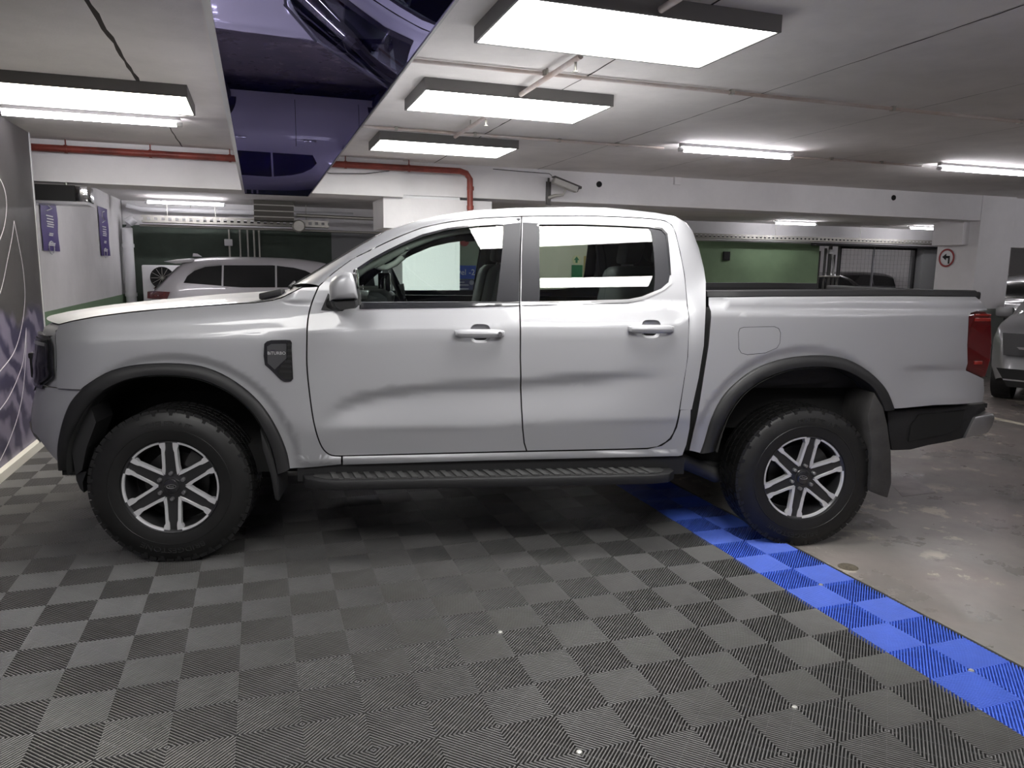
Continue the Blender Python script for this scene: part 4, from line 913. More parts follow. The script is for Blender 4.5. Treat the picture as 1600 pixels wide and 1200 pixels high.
# ---- bed: rail caps, inside, tailgate, bumper
rl = TP([(1105,463.5),(1200,462.5),(1410,461.5),(1527,462.5)])
for s in (-1,1):
    rows = [[],[],[],[],[]]
    for i in range(25):
        x = rl[0][0]+(rl[-1][0]-rl[0][0])*i/24; z = interp(rl, x); w = Wt(x,z); h = .030
        for r_, (y, zz) in zip(rows, ((w+.001,z),(w-.006,z+h*.8),(w-.02,z+h),(w-.09,z+h),(w-.10,z-.06))): r_.append((x,s*y,zz))
    MB().grid(rows).build('bed_rail_cap', FLAREPL, TR, 40)
    rows = [[(x,s*.80,z) for x in (2.66,3.4,4.22)] for z in (.84,1.1,1.345)]
    MB().grid(rows).build('bed_inner_wall', BLACKPL, TR)
bx('bed_floor', (2.66,4.22,-.80,.80,.84,.87), BLACKPL, TR); bx('bed_front_wall', (2.655,2.69,-.86,.86,.84,1.36), BLACKPL, TR)
tgx = loc(1535,480,-.80)[0]
tg = MB().grid([[(tgx+.02+.05*(1-abs(t)**3)-.02*k/8, t*.74, .80+.535*k/8) for t in [-1+i/8 for i in range(17)]] for k in range(9)]).build('tailgate', PAINT, TR, 180)
MB().box(tgx-.06,tgx+.035,-.74,.74,1.325,1.37).build('tailgate_cap', FLAREPL, tg, bevel=.01); MB().box(tgx-.06,tgx-.04,-.74,.74,.86,1.33).build('tailgate_inner', BLACKPL, tg); MB().box(tgx+.05,tgx+.075,-.14,.14,1.16,1.23).build('tailgate_handle', BLACKPL, tg, bevel=.006)
LAMP = [(1514,494.5),(1517.5,490),(1526,487),(1543,486.5),(1552,495),(1553,540),(1550.5,565),(1543,590),(1538,591.5),(1510,578.5),(1512,540)]
for s in (-1,1):
    P = [loc(u,v,-.915) for u,v in LAMP]; P = [(p[0],p[2]) for p in P]
    rows = []
    cx = sum(p[0] for p in P)/len(P); cz = sum(p[1] for p in P)/len(P)
    def sec(k, y): return [(cx+(p[0]-cx)*k, s*y, cz+(p[1]-cz)*k) for p in P]
    secs = [sec(.90,.905),sec(.97,.900),sec(1.0,.885),sec(1.0,.70)]; n = len(P); mb = MB()
    vs = [q for r_ in secs for q in r_]; fs = [(i*n+j,i*n+(j+1)%n,(i+1)*n+(j+1)%n,(i+1)*n+j) for i in range(3) for j in range(n)]+[tuple(range(n))]+[tuple(range(3*n,4*n))]
    lp = mb.add(vs,fs).build('tail_lamp', RED, TR, 35)
    for zz, hh in ((cz+.115,.020),(cz+.14,.012)): MB().box(cx-.045,cx+.05,s*.905-.004,s*.905+.004,zz-hh/2,zz+hh/2).build('lamp_glint', REDLIT, lp, bevel=.003)  # brighter red bars paint glints on the tail lamp
    MB().box(cx-.02,cx+.03,s*.905-.004,s*.905+.004,cz-.13,cz-.11).build('lamp_glint', REDLIT, lp, bevel=.003)
    P = [loc(u,v,-.86) for u,v in ((1384,641),(1397,640),(1535,630),(1538,640),(1523,648),(1516,655),(1502,684),(1482,689),(1448,695),(1420,702),(1391,703),(1386,672))]
    MB().prism([(p[0],p[2]) for p in P], lambda a,b: (a,s*.875,b), lambda a,b: (a,s*.80,b)).build('bumper_side', BLACKPL, TR, bevel=.006)
    P = [loc(u,v,-.885) for u,v in ((1436,648),(1508,641),(1500,668),(1480,678),(1420,690),(1424,664))]
    MB().prism([(p[0],p[2]) for p in P], lambda a,b: (a,s*.885,b), lambda a,b: (a,s*.872,b)).build('step_recess', DARK, TR)
    P = [loc(u,v,-.86) for u,v in ((1518,649),(1548,644),(1549,652),(1546,664),(1538,676),(1501,684))]
    MB().prism([(p[0],p[2]) for p in P], lambda a,b: (a,s*.89,b), lambda a,b: (a-.0,s*.72,b)).build('bumper_corner', SATIN, TR, bevel=.012)
bx('rear_bumper', (4.20,4.42,-.76,.76,.55,.72), SATIN, TR, bevel=.02); bx('bumper_step', (4.16,4.40,-.80,.80,.72,.745), BLACKPL, TR)
MB().tube([(4.1,0,.52),(4.5,0,.50)], .03, 8).lathe([(0,.03),(.02,.025),(.027,0),(.02,-.025)], 10, 'z', (4.5,0,.56)).build('tow_ball', BLACKPL, TR, 50)
# ---- door handles
def handle(cx, cz, L, lock, parent, s):
    w = Wt(cx,cz)
    cup = MB(); rows = []
    for k in range(5):
        a = k/4; rr = 1-.0*a; rows.append([(cx+.005+.034*math.cos(t)*(1-.25*a**2), s*(w+.0015-.030*a+0*t), cz+.004+.040*math.sin(t)*(1-.25*a**2)) for t in [2*PI*i/24 for i in range(25)]])
    rows = [[(cx+.005+r_*.050*(abs(math.cos(t))**.6)*math.copysign(1,math.cos(t)), s*(w+d), cz-.002+r_*.047*(abs(math.sin(t))**.6)*math.copysign(1,math.sin(t))) for t in [2*PI*i/28 for i in range(29)]] for r_, d in ((1.0,.0),(.97,-.003),(.90,-.012),(.74,-.021),(.4,-.025),(.01,-.025))]
    MB().grid(rows).build('handle_cup', PAINT, parent, 60)
    n = 14; rows = []
    for i in range(n+1):
        t = -1+2*i/n; x = cx+t*L/2; th = .013*(1-.25*abs(t)**6)*(1 if abs(t)<.99 else .2); yo = w+.030-.012*abs(t)**3; hh = .0215*(1-.35*abs(t)**5)*(1 if abs(t) < .99 else .3)
        rows.append([(x, s*(yo+th*math.cos(a)), cz+hh*math.sin(a)) for a in [2*PI*k/12 for k in range(13)]])
    h = MB().grid(rows).build('door_handle', PAINT, parent, 60)
    for e in (-1,1): MB().box(cx+e*L*.42-.02,cx+e*L*.42+.02,min(s*w,s*(w+.03)),max(s*w,s*(w+.03)),cz-.014,cz+.014).build('handle_foot', PAINT, h, bevel=.006)
    if lock: MB().lathe([(0,-.004),(.006,-.004),(.007,.003),(.010,.003),(.011,-.004)], 14, 'y', (cx+L*.40,s*(w+.040),cz)).build('key_lock', CHROME, h, 40)
for s in (-1,1):
    x, z = tl(749,520.5); handle(x, z, .245, s < 0, fd[0 if s < 0 else 1], s)
    x, z = tl(1016,513.5); handle(x, z, .235, False, rd[0 if s < 0 else 1], s)
# ---- fender vent
VENT = [(413,537),(417,533),(424,531),(446,530.5),(454,531),(456.5,535),(456,545),(458,580),(458.5,592),(455,596),(445,596.5),(438,593),(424,579),(414,570),(412,556)]
for s in (-1,1):
    V_ = shrink(TP(VENT),.001); fv = panel('fender_vent', [V_], Wt, GLOSSBLK, TR, s, .02, .012, .007)
    panel('vent_plate', [TP([(418,541),(424,537.5),(448,537),(448,560),(440,567),(430,577),(419,567)])], Wt, mat('vent_grey',(.06,.06,.065),.4), fv, s, .02, .004, .012)
    for k,(v0,ul) in enumerate(((537,450),(546,450),(555,449.5),(563,446),(571,440),(579,438))):
        panel('vent_slat', [TP([(ul,v0),(455.5,v0),(456,v0+3.2),(ul-1,v0+3.2)])], Wt, BLACKPL, fv, s, .03, .004, .013)
    panel('vent_recess', [TP([(449.5,534),(455,534),(457,592),(445,592),(433,580),(441,570),(449.5,562)])], Wt, BLACKF, fv, s, .03, 0, .0085)
    if s < 0:
        xx, zz = tl(433,551.5); yy = Wt(xx,zz)+.014
        text_obj('vent_lettering', 'BiTURBO', .021, lambda x,y,z: (xx+x, -yy-z, zz+y), MACH, fv, .0008)
        xx2, zz2 = tl(427,547); MB().box(xx2-.012,xx2+.012,-yy-.001,-yy,zz2-.002,zz2+.002).build('vent_mark', CHROME, fv)
# ---- door mirrors
def mirror(s):
    O_ = [(516,470),(515.5,447),(519,436),(527,429),(537,425),(548,425.5),(552,428),(556,440),(560.5,463),(560,467),(523,469)]
    LO = [(517,468),(523,469),(560,467),(561,476),(557,480.5),(530,484),(520,478)]
    def pts(L_, y): return [(p[0],p[2]) for p in [loc(u,v,-1.05) for u,v in L_]]
    def loft(P, secs, mt, name, par):
        cx = sum(p[0] for p in P)/len(P); cz = sum(p[1] for p in P)/len(P); n = len(P); vs = []
        for k, y, dx_ in secs: vs += [(cx+dx_+(p[0]-cx)*k, s*y, cz+(p[1]-cz)*k) for p in P]
        m_ = len(secs); fs = [(i*n+j,i*n+(j+1)%n,(i+1)*n+(j+1)%n,(i+1)*n+j) for i in range(m_-1) for j in range(n)]+[tuple(range(n)), tuple(range((m_-1)*n,m_*n))]
        return MB().add(vs,fs).build(name, mt, par, 50)
    cap = loft(pts(O_,1), [(.80,.955,.0),(.94,.975,0),(1.0,1.02,0),(1.0,1.08,.0),(.95,1.125,.005),(.82,1.15,.012),(.55,1.16,.018)], PAINT, 'door_mirror', TR)
    loft(pts(LO,1), [(.85,.955,.0),(.97,.98,0),(1.0,1.02,0),(1.0,1.08,0),(.94,1.125,.005),(.75,1.15,.01)], BLACKPL, 'mirror_lower_shell', cap)
    P = pts([(548,426),(552,428),(556,440),(561,476),(557,479)],1)
    e = [(p[0]+.006,p[1]) for p in P]
    mb = MB(); mb.grid([[(a-.012,s*.975,b),(a,s*.985,b),(a,s*1.11,b),(a-.015,s*1.135,b)] for a,b in e[1:4]]); mb.build('mirror_rim', BLACKPL, cap, 60)
    a,b = e[2]; MB().box(a-.004,a+.004,min(s*.995,s*1.10),max(s*.995,s*1.10),b-.05,b+.06).build('mirror_glass', CHROME, cap, bevel=.003)
    MB().prism([(p[0],p[2]) for p in [loc(u,v,-1.13) for u,v in ((524,462.5),(557,461),(557.5,464),(524,465.5))]], lambda p,q: (p,s*1.148,q), lambda p,q: (p,s*1.10,q)).build('indicator', SATIN, cap)
    T_ = [tl(u,v) for u,v in ((502,484),(513,458),(519,466),(524,478),(528,485))]
    panel('mirror_base', [T_], Wt, BLACKPL, cap, s, .03, .012, .010)
    a = tl(519,474); MB().tube([(a[0],s*(Wt(*a)+.0),a[1]),(a[0]+.02,s*(Wt(*a)+.03),a[1]-.003),(a[0]+.05,s*1.0,a[1]-.003)], [.035,.030,.030], 10).build('mirror_arm', BLACKPL, cap, 50)
mirror(-1); mirror(1)
# roof joint strip (thin dark groove above the doors)
# ---- interior
it = bx('dashboard', (.55,1.0,-.72,.72,.85,1.22), INTDK, TR, bevel=.04)
MB().prism([(.72,1.20),(1.02,1.20),(1.04,1.28),(.95,1.325),(.80,1.33),(.66,1.28)], lambda a,b: (a,.10,b), lambda a,b: (a,.66,b)).build('instrument_hood', INTDK, TR, bevel=.02)
MB().box(.98,1.01,-.16,.10,1.10,1.40).build('centre_screen', GLOSSBLK, TR, bevel=.01)
# near side air vent + phone holder silhouettes
p = loc(600,455,-.55); MB().prism([(p[0]-.16,1.20),(p[0]+.02,1.20),(p[0]+.03,1.30),(p[0]-.02,1.335),(p[0]-.14,1.33)], lambda a,b: (a,-.66,b), lambda a,b: (a,-.14,b)).build('dash_pod', INTDK, TR, bevel=.02)
p = loc(601,442,-.05); MB().box(p[0]-.035,p[0]+.035,-.12,.02,p[2]-.05,p[2]+.06).build('phone_holder', GLOSSBLK, TR, bevel=.008)
p = loc(562,460,-.60); MB().box(p[0]-.03,p[0]+.05,-.66,-.58,p[2]-.03,p[2]+.025).build('air_vent', SATIN, TR, bevel=.006)
# steering wheel (right hand drive)
c_ = loc(626,452,.38); mb = MB(); tl_ = math.radians(66)
ring = [(c_[0]+.18*math.cos(a)*math.cos(tl_)*-1, .38+.185*math.sin(a), c_[2]-.03+.185*math.cos(a)*math.sin(tl_)) for a in [2*PI*i/32 for i in range(33)]]
mb.tube(ring, .016, 8); mb.tube([(c_[0],.22,c_[2]-.03),(c_[0],.54,c_[2]-.03)], .018, 6); mb.lathe([(0,-.03),(.06,-.02),(.07,.02),(0,.03)], 14, 'x', (c_[0],.38,c_[2]-.03)); mb.build('steering_wheel', INTDK, TR, 50)
def seat(x, y, w, name, bench=False):
    s_ = MB().box(x-.45,x+.08,y-w,y+w,.72,.90).build(name, INTDK, TR, bevel=.05)
    MB().prism([(x,.85),(x+.16,.85),(x+.27,1.44),(x+.20,1.50),(x+.13,1.46)], lambda a,b: (a,y-w,b), lambda a,b: (a,y+w,b)).build('backrest', INTDK, s_, bevel=.04)
    for yy in ((y,) if not bench else (-.40,.40)):
        MB().prism([(x+.19,1.50),(x+.30,1.50),(x+.34,1.64),(x+.32,1.70),(x+.22,1.70)], lambda a,b: (a,yy-.13,b), lambda a,b: (a,yy+.13,b)).build('headrest', INTDK, s_, bevel=.03)
        MB().tube([(x+.2,yy-.06,1.42),(x+.25,yy-.06,1.55)], .006, 6).build('headrest_post', SATIN, s_)
seat(1.48,-.38,.26,'front_seat'); seat(1.48,.38,.26,'front_seat'); seat(2.36,0,.62,'rear_bench',True)
# headliner, far rails, pillars trim inside
hr = []
for i in range(4,14):
    e = EDGE[i]; hr.append([(e[0]+(.02 if i < 6 else 0), e[1]*-t*1.0, e[2]-.045) for t in [-1+2*k/12 for k in range(13)]])
MB().grid(hr).build('headliner', mat('headliner_dark',(.07,.07,.07),.9), TR, 60)
for s in (-1,1):
    both_ = [((498,447),.80),]
    P = []
    for i in range(0,8):
        sp_ = SE[i][0]; x, z = tl(*sp_); P.append((x+.05, s*(Wt(x,z)-.075), z-.035))
    MB().tube(P, [.032,.032,.030,.030,.028,.026,.025,.025], 8).build('pillar_lining', INTGR if s < 0 else INTDK, TR, 60)
    P = []
    for i in range(7,17):
        x, z = tl(*SE[i][0]); P.append((x, s*(Wt(x,z)-.07), z-.045))
    MB().tube(P, .03, 8).build('rail_lining', INTDK, TR, 60)
    xb = tl(813,400)[0]; MB().tube([(xb,s*.80,.95),(xb,s*.80,1.35),(xb,s*.68,1.70)], .055, 8).build('pillar_lining', INTDK, TR, 60)
    xc = tl(1060,420)[0]; MB().prism([(xc-.10,1.70),(xc+.08,1.70),(xc+.14,1.25),(xc+.0,1.25)], lambda a,b: (a,s*(.86-.42*(b-1.25)),b), lambda a,b: (a,s*(.80-.42*(b-1.25)),b)).build('pillar_lining', INTDK, TR)
    w0 = TP(WIN_F)
    bx('door_card', (.75,2.5,min(s*.80,s*.86),max(s*.80,s*.86),.6,1.262), INTDK, TR)
# grab handle on the near A pillar
G = [loc(u,v,-.735) for u,v in ((586,413),(592,417),(604,418),(618,411),(630,401),(636,390),(633,385))]
MB().tube([tuple(p) for p in G], .016, 8).build('grab_handle', INTGR, TR, 60)
G = [loc(u,v,-.75) for u,v in ((583,414),(610,399))]; MB().tube([tuple(p) for p in G], .022, 8).build('pillar_lining', INTGR, TR, 60)
# ---- wheels
def wheel_parts():
    R_ = .385
    tyre_prof = [(.232,-.110),(.236,-.120),(.250,-.1235),(.275,-.128),(.305,-.130),(.330,-.126),(.352,-.118),(.368,-.112),(.3775,-.104),(.3795,-.09),(.3805,0),(.3795,.09),(.3775,.104),(.368,.112),(.33,.126),(.27,.128),(.236,.12),(.232,.11)]
    mb = MB().lathe(tyre_prof, 72, 'y')
    mb.lathe([(.2845,-.1275),(.2865,-.1310),(.2890,-.1310),(.2905,-.1290)], 72, 'y')
    n = 58
    for i in range(n):
        a0 = 2*PI*i/n
        def bl(da, wa, y0, y1, r0, r1, sk=0):
            vs = []
            for r in (r0,r1):
                for y, k in ((y0,-sk),(y1,sk)):
                    for e in (-1,1):
                        a = a0+da+e*wa+k; vs.append((r*math.cos(a), y, r*math.sin(a)))
            mb.add(vs, [(0,1,3,2),(4,6,7,5),(0,4,5,1),(2,3,7,6),(0,2,6,4),(1,5,7,3)])
        o_ = 2*PI/n
        bl(0,.047,-.111,-.070,.368,R_,.008); bl(o_*.5,.044,-.060,-.020,.370,R_,-.012); bl(.25*o_,.044,-.010,.030,.370,R_,.012); bl(.7*o_,.044,.040,.078,.370,R_,-.01); bl(0,.047,.086,.112,.368,R_,.008)
        if i % 2 == 0: bl(0,.022,-.1165,-.110,.352,.374)
    ty = mb.mesh('tyre', RUBBER, 35)
    vs = []; fs = []
    lets = []
    for txt, ac, size, up in (('BRIDGESTONE',-PI/2,.038,-1),('DUELER A/T',PI/2,.036,1)):
        v_, f_ = text_verts(txt, size, .0015); rr = .318; out = []
        for x,y,z in v_:
            r = rr+y; a = ac-x/rr*1.25; out.append((r*math.cos(a), -.1285-z, r*math.sin(a)))
        lets.append(MB().add(out, f_).mesh('tyre_lettering', LETTER))
    mb = MB().lathe([(.232,-.112),(.226,-.114),(.222,-.108),(.214,-.085),(.205,.09),(.225,.112)], 64, 'y'); ba = mb.mesh('rim_barrel', BARREL, 40)
    # spokes (built once at the top position, copied round)
    dish = lambda r: -.098-.010*sm((r-.06)/.16)
    def FD(r, b, y): return (-b, y, r)
    sp_ = [(.04,-.030),(.09,-.028),(.18,-.025),(.205,-.024),(.224,-.024),(.224,.024),(.205,.024),(.18,.025),(.09,.028),(.04,.030)]
    sd = MB().prism(sp_, lambda r,b: FD(r,b,dish(r)+.008), lambda r,b: FD(r,b,dish(r)+.05)).mesh('spoke_web', RIMDK)
    st_ = [(.056,.0285),(.080,.0255),(.172,.0225),(.186,.0185),(.200,.0175),(.2235,.0180),(.2225,.040),(.212,.046),(.199,.043),(.188,.0365),(.100,.0385),(.076,.0425),(.064,.0365)]
    sps = [MB().prism([(r,b*g) for r,b in st_], lambda r,b: FD(r,b,dish(r)), lambda r,b: FD(r,b,dish(r)+.030)).mesh('machined_spoke', MACH) for g in (-1,1)]
    lip = MB().lathe([(.2245,-.1125),(.2325,-.1165),(.234,-.112)], 64, 'y').mesh('rim_lip', RIMDK, 40)
    arcm = MB().lathe([(.2165,-.100),(.2175,-.1125),(.2265,-.1155),(.228,-.112)], 14, 'y', a0=PI/3-.33, a1=PI/3+.33).mesh('machined_edge', MACH, 40)
    hub = MB().lathe([(0,-.100),(.040,-.100),(.043,-.096),(.050,-.094),(.064,-.092),(.070,-.084),(.073,-.05)], 36, 'y').mesh('hub', RIMDK, 30)
    cap = MB().lathe([(0,-.106),(.030,-.106),(.0345,-.104),(.0355,-.098)], 28, 'y').mesh('centre_cap', GLOSSBLK, 40)
    ov = MB(); ov.tube([(.022*math.cos(a),-.1065,.0095*math.sin(a)) for a in [2*PI*i/24 for i in range(25)]], .0012, 5)
    v_, f_ = text_verts('Ford', .0115, .0006); ov.add([(x,-.1065-z,y) for x,y,z in v_], f_); em = ov.mesh('cap_emblem', SATIN)
    nut = MB().lathe([(0,-.112),(.007,-.112),(.0095,-.108),(.010,-.086),(.0125,-.086),(.0125,-.082)], 12, 'y').mesh('wheel_nut', SATIN, 40)
    disc = MB().lathe([(.06,-.012),(.155,-.012),(.155,.012),(.06,.012)], 40, 'y').mesh('brake_disc', mat('brake_disc_steel',(.05,.05,.05),.4,.8), 40)
    hat = MB().lathe([(0,-.045),(.07,-.045),(.075,-.012)], 24, 'y').mesh('brake_hat', DARK, 40)
    cal = MB().prism([(.105*math.cos(a),.105*math.sin(a)) for a in [.2+.1*i for i in range(10)]]+[(.185*math.cos(a),.185*math.sin(a)) for a in [1.1-.1*i for i in range(10)]], lambda a,b: (a,-.045,b), lambda a,b: (a,.05,b)).mesh('brake_caliper', mat('caliper_grey',(.06,.06,.06),.45,.6))
    back = MB().lathe([(0,.03),(.205,.03)], 40, 'y').mesh('back_plate', DARK, 40)
    global SPOKE_ME; SPOKE_ME = [('spoke_web',sd),('machined_spoke',sps[0]),('machined_spoke',sps[1]),('machined_edge',arcm)]
    return dict(tyre=ty, tyre_lettering=lets[0], tyre_lettering_2=lets[1], rim_barrel=ba, rim_lip=lip, hub=hub, centre_cap=cap, cap_emblem=em, wheel_nut=nut, brake_disc=disc, brake_hat=hat, brake_caliper=cal, back_plate=back)
WP = wheel_parts()
def put_wheel(x, y, z, s, roll):
    h = link('wheel', WP['hub'], TR); h.location = (x,y,z)
    h.rotation_euler = (0, roll, 0) if s < 0 else (0, roll, PI)
    for k, me in WP.items():
        if k in ('hub','wheel_nut'): continue
        o = link(k.replace('_2',''), me, h)
    for k in range(6):
        for nm, me in SPOKE_ME: q = link(nm, me, h); q.rotation_euler = (0, k*PI/3, 0)
        a = PI/2+k*PI/3; o = link('wheel_nut', WP['wheel_nut'], h); o.location = (.064*math.cos(a), 0, .064*math.sin(a))
for s in (-1,1):
    put_wheel(.0, s*.812, .3855, s, 0); put_wheel(3.265, s*.812, .3675, s, math.radians(10))
# ================================================================== PARKED CARS
def make_car(name, label, pos, rz, top, belt, w, paint, wheels, wins, tail=None, head=None, detail=True, group=None, xr=(0,4.6), extra=None):
    """car with its rear at x=0, front at x=L; top: roof line (x,z); belt: window sill line (x,z)"""
    t = empty(name, pos, rz); L = xr[1]
    TOP = pchip(top)
    def zt(x): return TOP(max(top[0][0], min(top[-1][0], x)))
    def Wc(x, z):
        pl = w*(1-.16*sm((.55-x)/.55)**2-.20*sm((x-(L-.8))/.8)**2)
        zb = interp(belt, x); g = 1-.10*max(0,(.45-z))/.25
        y = pl*g-.012*math.exp(-((z-(zb-.10))/.05)**2)*0
        if z > zb: y -= .42*(z-zb)+.12*(z-zb)**2
        y -= .035*sm((z-(zb-.16))/.16)
        q = (z-(zt(x)-.10))/.10
        if q > 0: y -= .16*(1-math.sqrt(max(0,1-min(q,.98)**2)))
        return max(y,.03)
    xs = [L*i/46 for i in range(47)]; rows = []
    for x in xs:
        zz = zt(x); zlo = .24+.10*sm((x-(L-.7))/.7)+.08*sm((.5-x)/.5)
        half = [(x, Wc(x, zlo+(zz-zlo)*k), zlo+(zz-zlo)*k) for k in (0,.12,.25,.4,.55,.7,.8,.86,.91,.95,.98,.998)]
        wt = half[-1][1]; cr = .02
        half += [(x, wt*f, zz+cr*(1-f*f)*sm((zz-.9)/.4)) for f in (.8,.5,.2)]
        rows.append([(a,-b,c_) for a,b,c_ in half]+[(a,b,c_) for a,b,c_ in half[::-1]])
    mb = MB().grid(rows); n = len(rows[0])
    mb.add(rows[0], [tuple(range(n))]); mb.add(rows[-1], [tuple(range(n))])
    body = mb.build('body', paint, t, 45)
    for s in (-1,1):
        for poly in wins['side']: panel('side_window', [poly], Wc, GLASSBLK, t, s, .06, .01, .004)
        for poly in wins.get('trim',[]): panel('window_trim', [poly], Wc, SATIN, t, s, .06, .006, .006)
        for x, z in wins.get('handles',[]): MB().box(x-.10,x+.10,min(s*(Wc(x,z)-.01),s*(Wc(x,z)+.03)),max(s*(Wc(x,z)-.01),s*(Wc(x,z)+.03)),z-.014,z+.014).build('door_handle', CHROME, t, bevel=.008)
        for x in wins.get('shuts',[]): panel('door_shut', [[(x-.004,.32),(x+.004,.32),(x+.004,interp(belt,x)),(x-.004,interp(belt,x))]], Wc, BLACKF, t, s, .1, 0, .0015)
        for x in wheels:
            r = .35; W0 = w*.985
            panel('wheel_opening', [[(x+.42*math.cos(a), .35+.42*math.sin(a)) for a in [PI*i/18 for i in range(19)]]], Wc, BLACKF, t, s, .1, 0, .003)
            wh = MB().lathe([(.22,-.02),(.24,.005),(.30,.012),(.34,0),(r,-.03),(r,-.20)], 32, 'y').build('wheel', RUBBER, t, 40); wh.location = (x, s*(W0-.01), r); wh.rotation_euler = (0,0,0 if s > 0 else PI)
            mb = MB().lathe([(0,.004),(.05,.004),(.06,-.01)], 16, 'y')
            for k in range(10):
                a = 2*PI*k/10; mb.obox((.135*math.cos(a),-.004,.135*math.sin(a)), (.085*math.cos(a),0,.085*math.sin(a)), (0,.008,0), (-.012*math.sin(a),0,.012*math.cos(a)))
            mb.lathe([(.21,-.008),(.225,.004),(.235,-.008)], 32, 'y'); mb.build('rim', SATIN, wh, 40)
        if tail:
            panel('tail_lamp', [tail], Wc, RED, t, s, .06, .02, .012)
        if head:
            panel('headlamp', [head], Wc, GLOSSBLK, t, s, .06, .02, .010)
            cx = sum(p[0] for p in head)/len(head); cz = sum(p[1] for p in head)/len(head)
            panel('lamp_lens', [[(cx+(a-cx)*.7, cz+(b-cz)*.6) for a,b in head]], Wc, SATIN, t, s, .06, .004, .014)
        mb = MB(); mx_ = wins.get('mirror')
        if mx_: MB().obox((mx_[0],s*(w+.08),mx_[1]), (.07,0,.01), (0,.10,0), (0,0,.07)).build('door_mirror', paint, t, bevel=.03)
    for nm, quad, mt in wins.get('front',[]):       # (x,z) pairs across the width: windscreen, rear window, grille
        rws = []
        if nm in ('windscreen','rear_window'):      # lies on the sloping body surface
            (xa,_,ha,_b),(xb,_c,hb_,_d) = quad[0], quad[-1]
            for q in range(7):
                x = xa+(xb-xa)*q/6; z = zt(x)+.012; hw = min(ha+(hb_-ha)*q/6, Wc(x,zt(x)-.03)); rws.append([(x, hw*k/5, z+.02*(1-(k/5)**2)*sm((z-.9)/.4)) for k in range(-5,6)])
            MB().grid(rws).build(nm, mt, t, 60); continue
        for (x,z,hw,dx_) in quad: rws.append([(x+dx_*(1-(k/5)**2), hw*k/5, z) for k in range(-5,6)])
        MB().grid(rws).build(nm, mt, t, 60)
    return tag(t, label, 'car', group)
GLASSBLK = mat('dark_car_glass', (.010,.011,.012), .06, spec=.6)
# white estate SUV at the left back, nearest side at y = 10.45 (its mirror image in the overhead panel fixes the distance)
SY = 10.45
def sv(u, v): p = py(u, v, SY+.08); return (p[0]-SUVX, p[2]-FZ)
SUVX = py(226,462,SY)[0]
suv_top = [(0,.70),(.015,.98),(.05,1.03),(.24,1.205),(.46,1.43),(.56,1.505),(.75,1.545),(1.0,1.565),(1.5,1.575),(2.1,1.565),(2.55,1.52),(2.95,1.41),(3.40,1.15),(3.65,1.06),(4.3,.95),(4.66,.78),(4.74,.5)]
suv_belt = [(0,1.0),(.9,1.04),(2.9,1.0),(4.7,.9)]
wins = dict(side=[[sv(*q) for q in ((286,442),(292,431),(303,422.5),(320,416.5),(346,414.5),(346,446.5),(328,445))],[sv(*q) for q in ((349,414.5),(426,414.5),(430,415),(430,449),(380,449),(349,447))],[sv(*q) for q in ((433,415.2),(460,418.5),(478,423),(492,430),(500,438),(494,449),(433,449))]],
    trim=[[sv(*q) for q in ((281,442),(286,443),(292,431.5),(303,423),(320,417),(346,414.8),(346,413),(318,414.5),(301,420.5),(288,430))]],
    handles=[(1.42,.93),(2.45,.93)], shuts=[1.30,2.24,3.20], mirror=(3.0,1.05),
    front=[('rear_window',[(.085,1.085,.71,-.03),(.25,1.235,.66,-.03),(.43,1.42,.60,-.03)],GLASSBLK),('number_plate',[(-.015,.80,.26,-.01),(-.015,.90,.26,-.01)],WHITEPL)])
t = make_car('estate_car', 'white estate SUV parked at the left back, tail to the white wall', (SUVX,SY+.90,FZ), 0, suv_top, suv_belt, .90, SUVPAINT, (.98,3.76), wins, tail=[sv(*q) for q in ((227,467),(262,467),(266,456),(240,455),(227,456.5))], xr=(0,4.74))
MB().prism([(a,b) for a,b in (sv(253,408.5),sv(272,412),sv(300,409),sv(300,403.5),sv(275,405))], lambda a,b: (a,-.62,b), lambda a,b: (a,.62,b)).build('roof_spoiler', SUVPAINT, t, bevel=.008)
MB().prism([(a,b+.012) for a,b in (sv(294,401.5),sv(310,401.5),sv(302,396.5),sv(295,396))], lambda a,b: (a,-.03,b), lambda a,b: (a,.03,b)).build('shark_fin_aerial', SUVPAINT, t, bevel=.006)
# generic saloon / crossover
car_top = [(0,.62),(.04,.98),(.35,1.05),(.62,1.12),(1.15,1.40),(1.7,1.46),(2.2,1.44),(2.6,1.33),(3.1,1.02),(3.5,.97),(4.1,.86),(4.40,.68),(4.45,.42)]
car_belt = [(0,.96),(3.1,.95),(4.4,.85)]
cw = dict(side=[[(.72,1.0),(1.62,.99),(1.62,1.37),(1.2,1.33),(.9,1.16)],[(1.66,.99),(2.75,.99),(2.5,1.22),(2.25,1.34),(1.66,1.375)]], handles=[(1.15,.88),(2.0,.87)], shuts=[1.64,2.8], mirror=(2.65,1.0),
    front=[('windscreen',[(3.06,1.05,.64,.10),(2.62,1.335,.54,.06)],GLASSBLK),('rear_window',[(.66,1.145,.58,-.05),(1.10,1.39,.52,-.04)],GLASSBLK),('grille',[(4.41,.55,.34,.02),(4.36,.72,.42,.03)],BLACKPL),('lower_grille',[(4.45,.30,.55,.02),(4.46,.42,.60,.02)],BLACKF),('number_plate',[(4.475,.46,.25,.01),(4.455,.56,.25,.01)],mat('plate_pale',(.7,.72,.7),.5))])
hd = [(3.95,.70),(4.30,.64),(4.38,.70),(4.20,.79),(3.92,.80)]
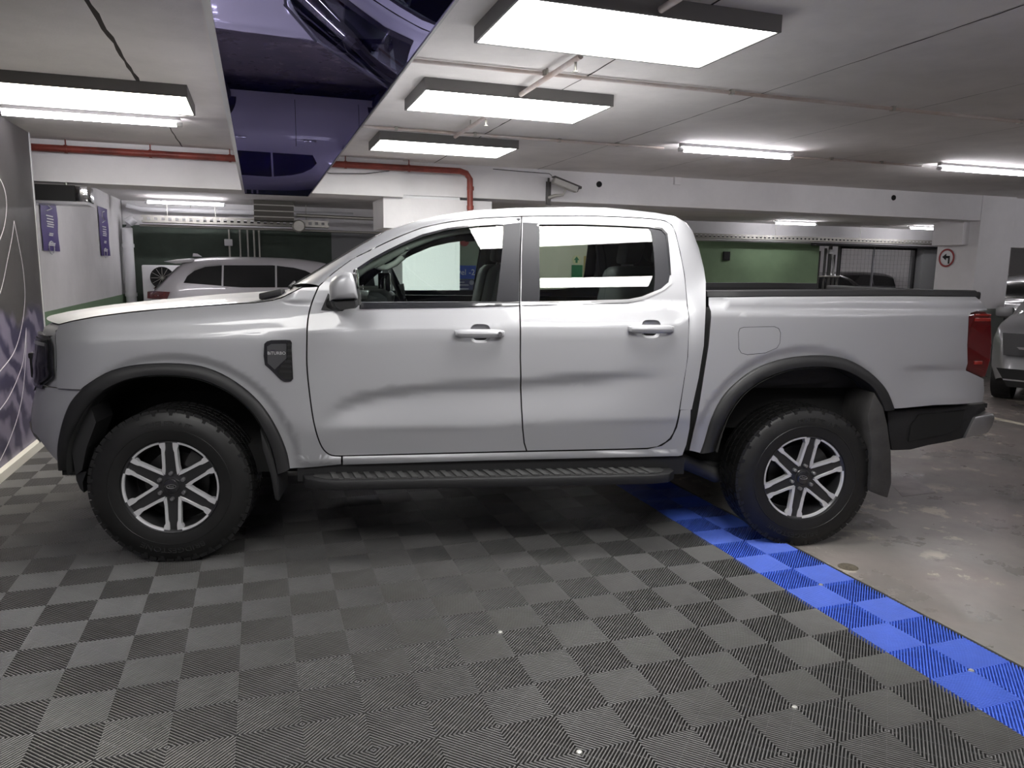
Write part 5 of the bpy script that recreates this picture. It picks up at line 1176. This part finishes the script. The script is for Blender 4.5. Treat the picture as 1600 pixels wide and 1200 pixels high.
# silver crossover at the right edge, nose towards the camera
def rnose(x, y, ang): # root so that the front centre is at (x,y)
    return (x-4.45*math.cos(ang), y-4.45*math.sin(ang), FZ)
ang = math.radians(-150); h_ = ray(1573,560); c_ = CAM+8.3*h_; fx_ = c_[0]+.66*.5; fy_ = c_[1]-.66*.866
cw2 = dict(cw); cw2['front'] = [('windscreen',[(3.06,1.05,.64,.10),(2.62,1.335,.54,.06)],GLASSBLK),('upper_grille',[(4.44,.60,.70,.02),(4.34,.84,.74,.03)],BLACKPL),('chrome_bar',[(4.47,.675,.55,.02),(4.46,.70,.58,.02)],CHROME),('lower_grille',[(4.50,.26,.62,.02),(4.51,.46,.74,.02)],BLACKF),('chrome_bar',[(4.52,.33,.66,.02),(4.515,.345,.67,.02)],CHROME)]
make_car('crossover_car', 'silver crossover nose at the right edge behind the pickup', rnose(fx_,fy_,ang), ang, [(x,z*1.06) for x,z in car_top], car_belt, .90, mat('crossover_paint',(.22,.22,.23),.4,.4,coat=.7), (.82,3.55), cw2, xr=(0,4.45))
q = CAM+13*ray(1606,470); ang = math.radians(-141)
make_car('dark_saloon', 'dark grey car parked beyond the right column', rnose(q[0]+.1,q[1],ang), ang, car_top, car_belt, .88, DARKPAINT, (.82,3.55), cw, head=hd, xr=(0,4.45))
# cars beyond the mesh gate
q = py(1362,440,16.2)
make_car('black_saloon', 'black saloon behind the left half of the mesh gate', (q[0]-3.2,17.1,FZ), 0, car_top, car_belt, .88, DARKPAINT, (.82,3.55), cw, head=hd, xr=(0,4.45), group='cars behind the gate')
q = py(1432,440,18.9)
make_car('grey_hatchback', 'dark grey hatchback behind the right half of the mesh gate', (q[0]-3.55,19.8,FZ), 0, [(0,.9),(.1,1.3),(.4,1.44),(1.5,1.50),(2.4,1.46),(2.9,1.30),(3.5,1.02),(4.2,.92),(4.45,.6)], [(0,1.0),(4.4,.95)], .90, mat('hatch_paint',(.12,.12,.13),.35,.5,coat=.8), (.85,3.5), dict(side=[[(.4,1.05),(1.7,1.04),(1.7,1.40),(.5,1.38)],[(1.75,1.04),(3.2,1.02),(2.8,1.25),(2.4,1.37),(1.75,1.40)]], handles=[(1.9,.92)], shuts=[1.72], mirror=(3.0,1.05)), head=hd, xr=(0,4.45), group='cars behind the gate')
p = py(1362,412,22.6); q = py(1375,422,22.6); tag(bx('wall_notice', (p[0],q[0],22.57,22.6,q[2]-.1,p[2]+.1), SIGNBL), 'small blue notice on the far wall beyond the mesh gate', 'notice')
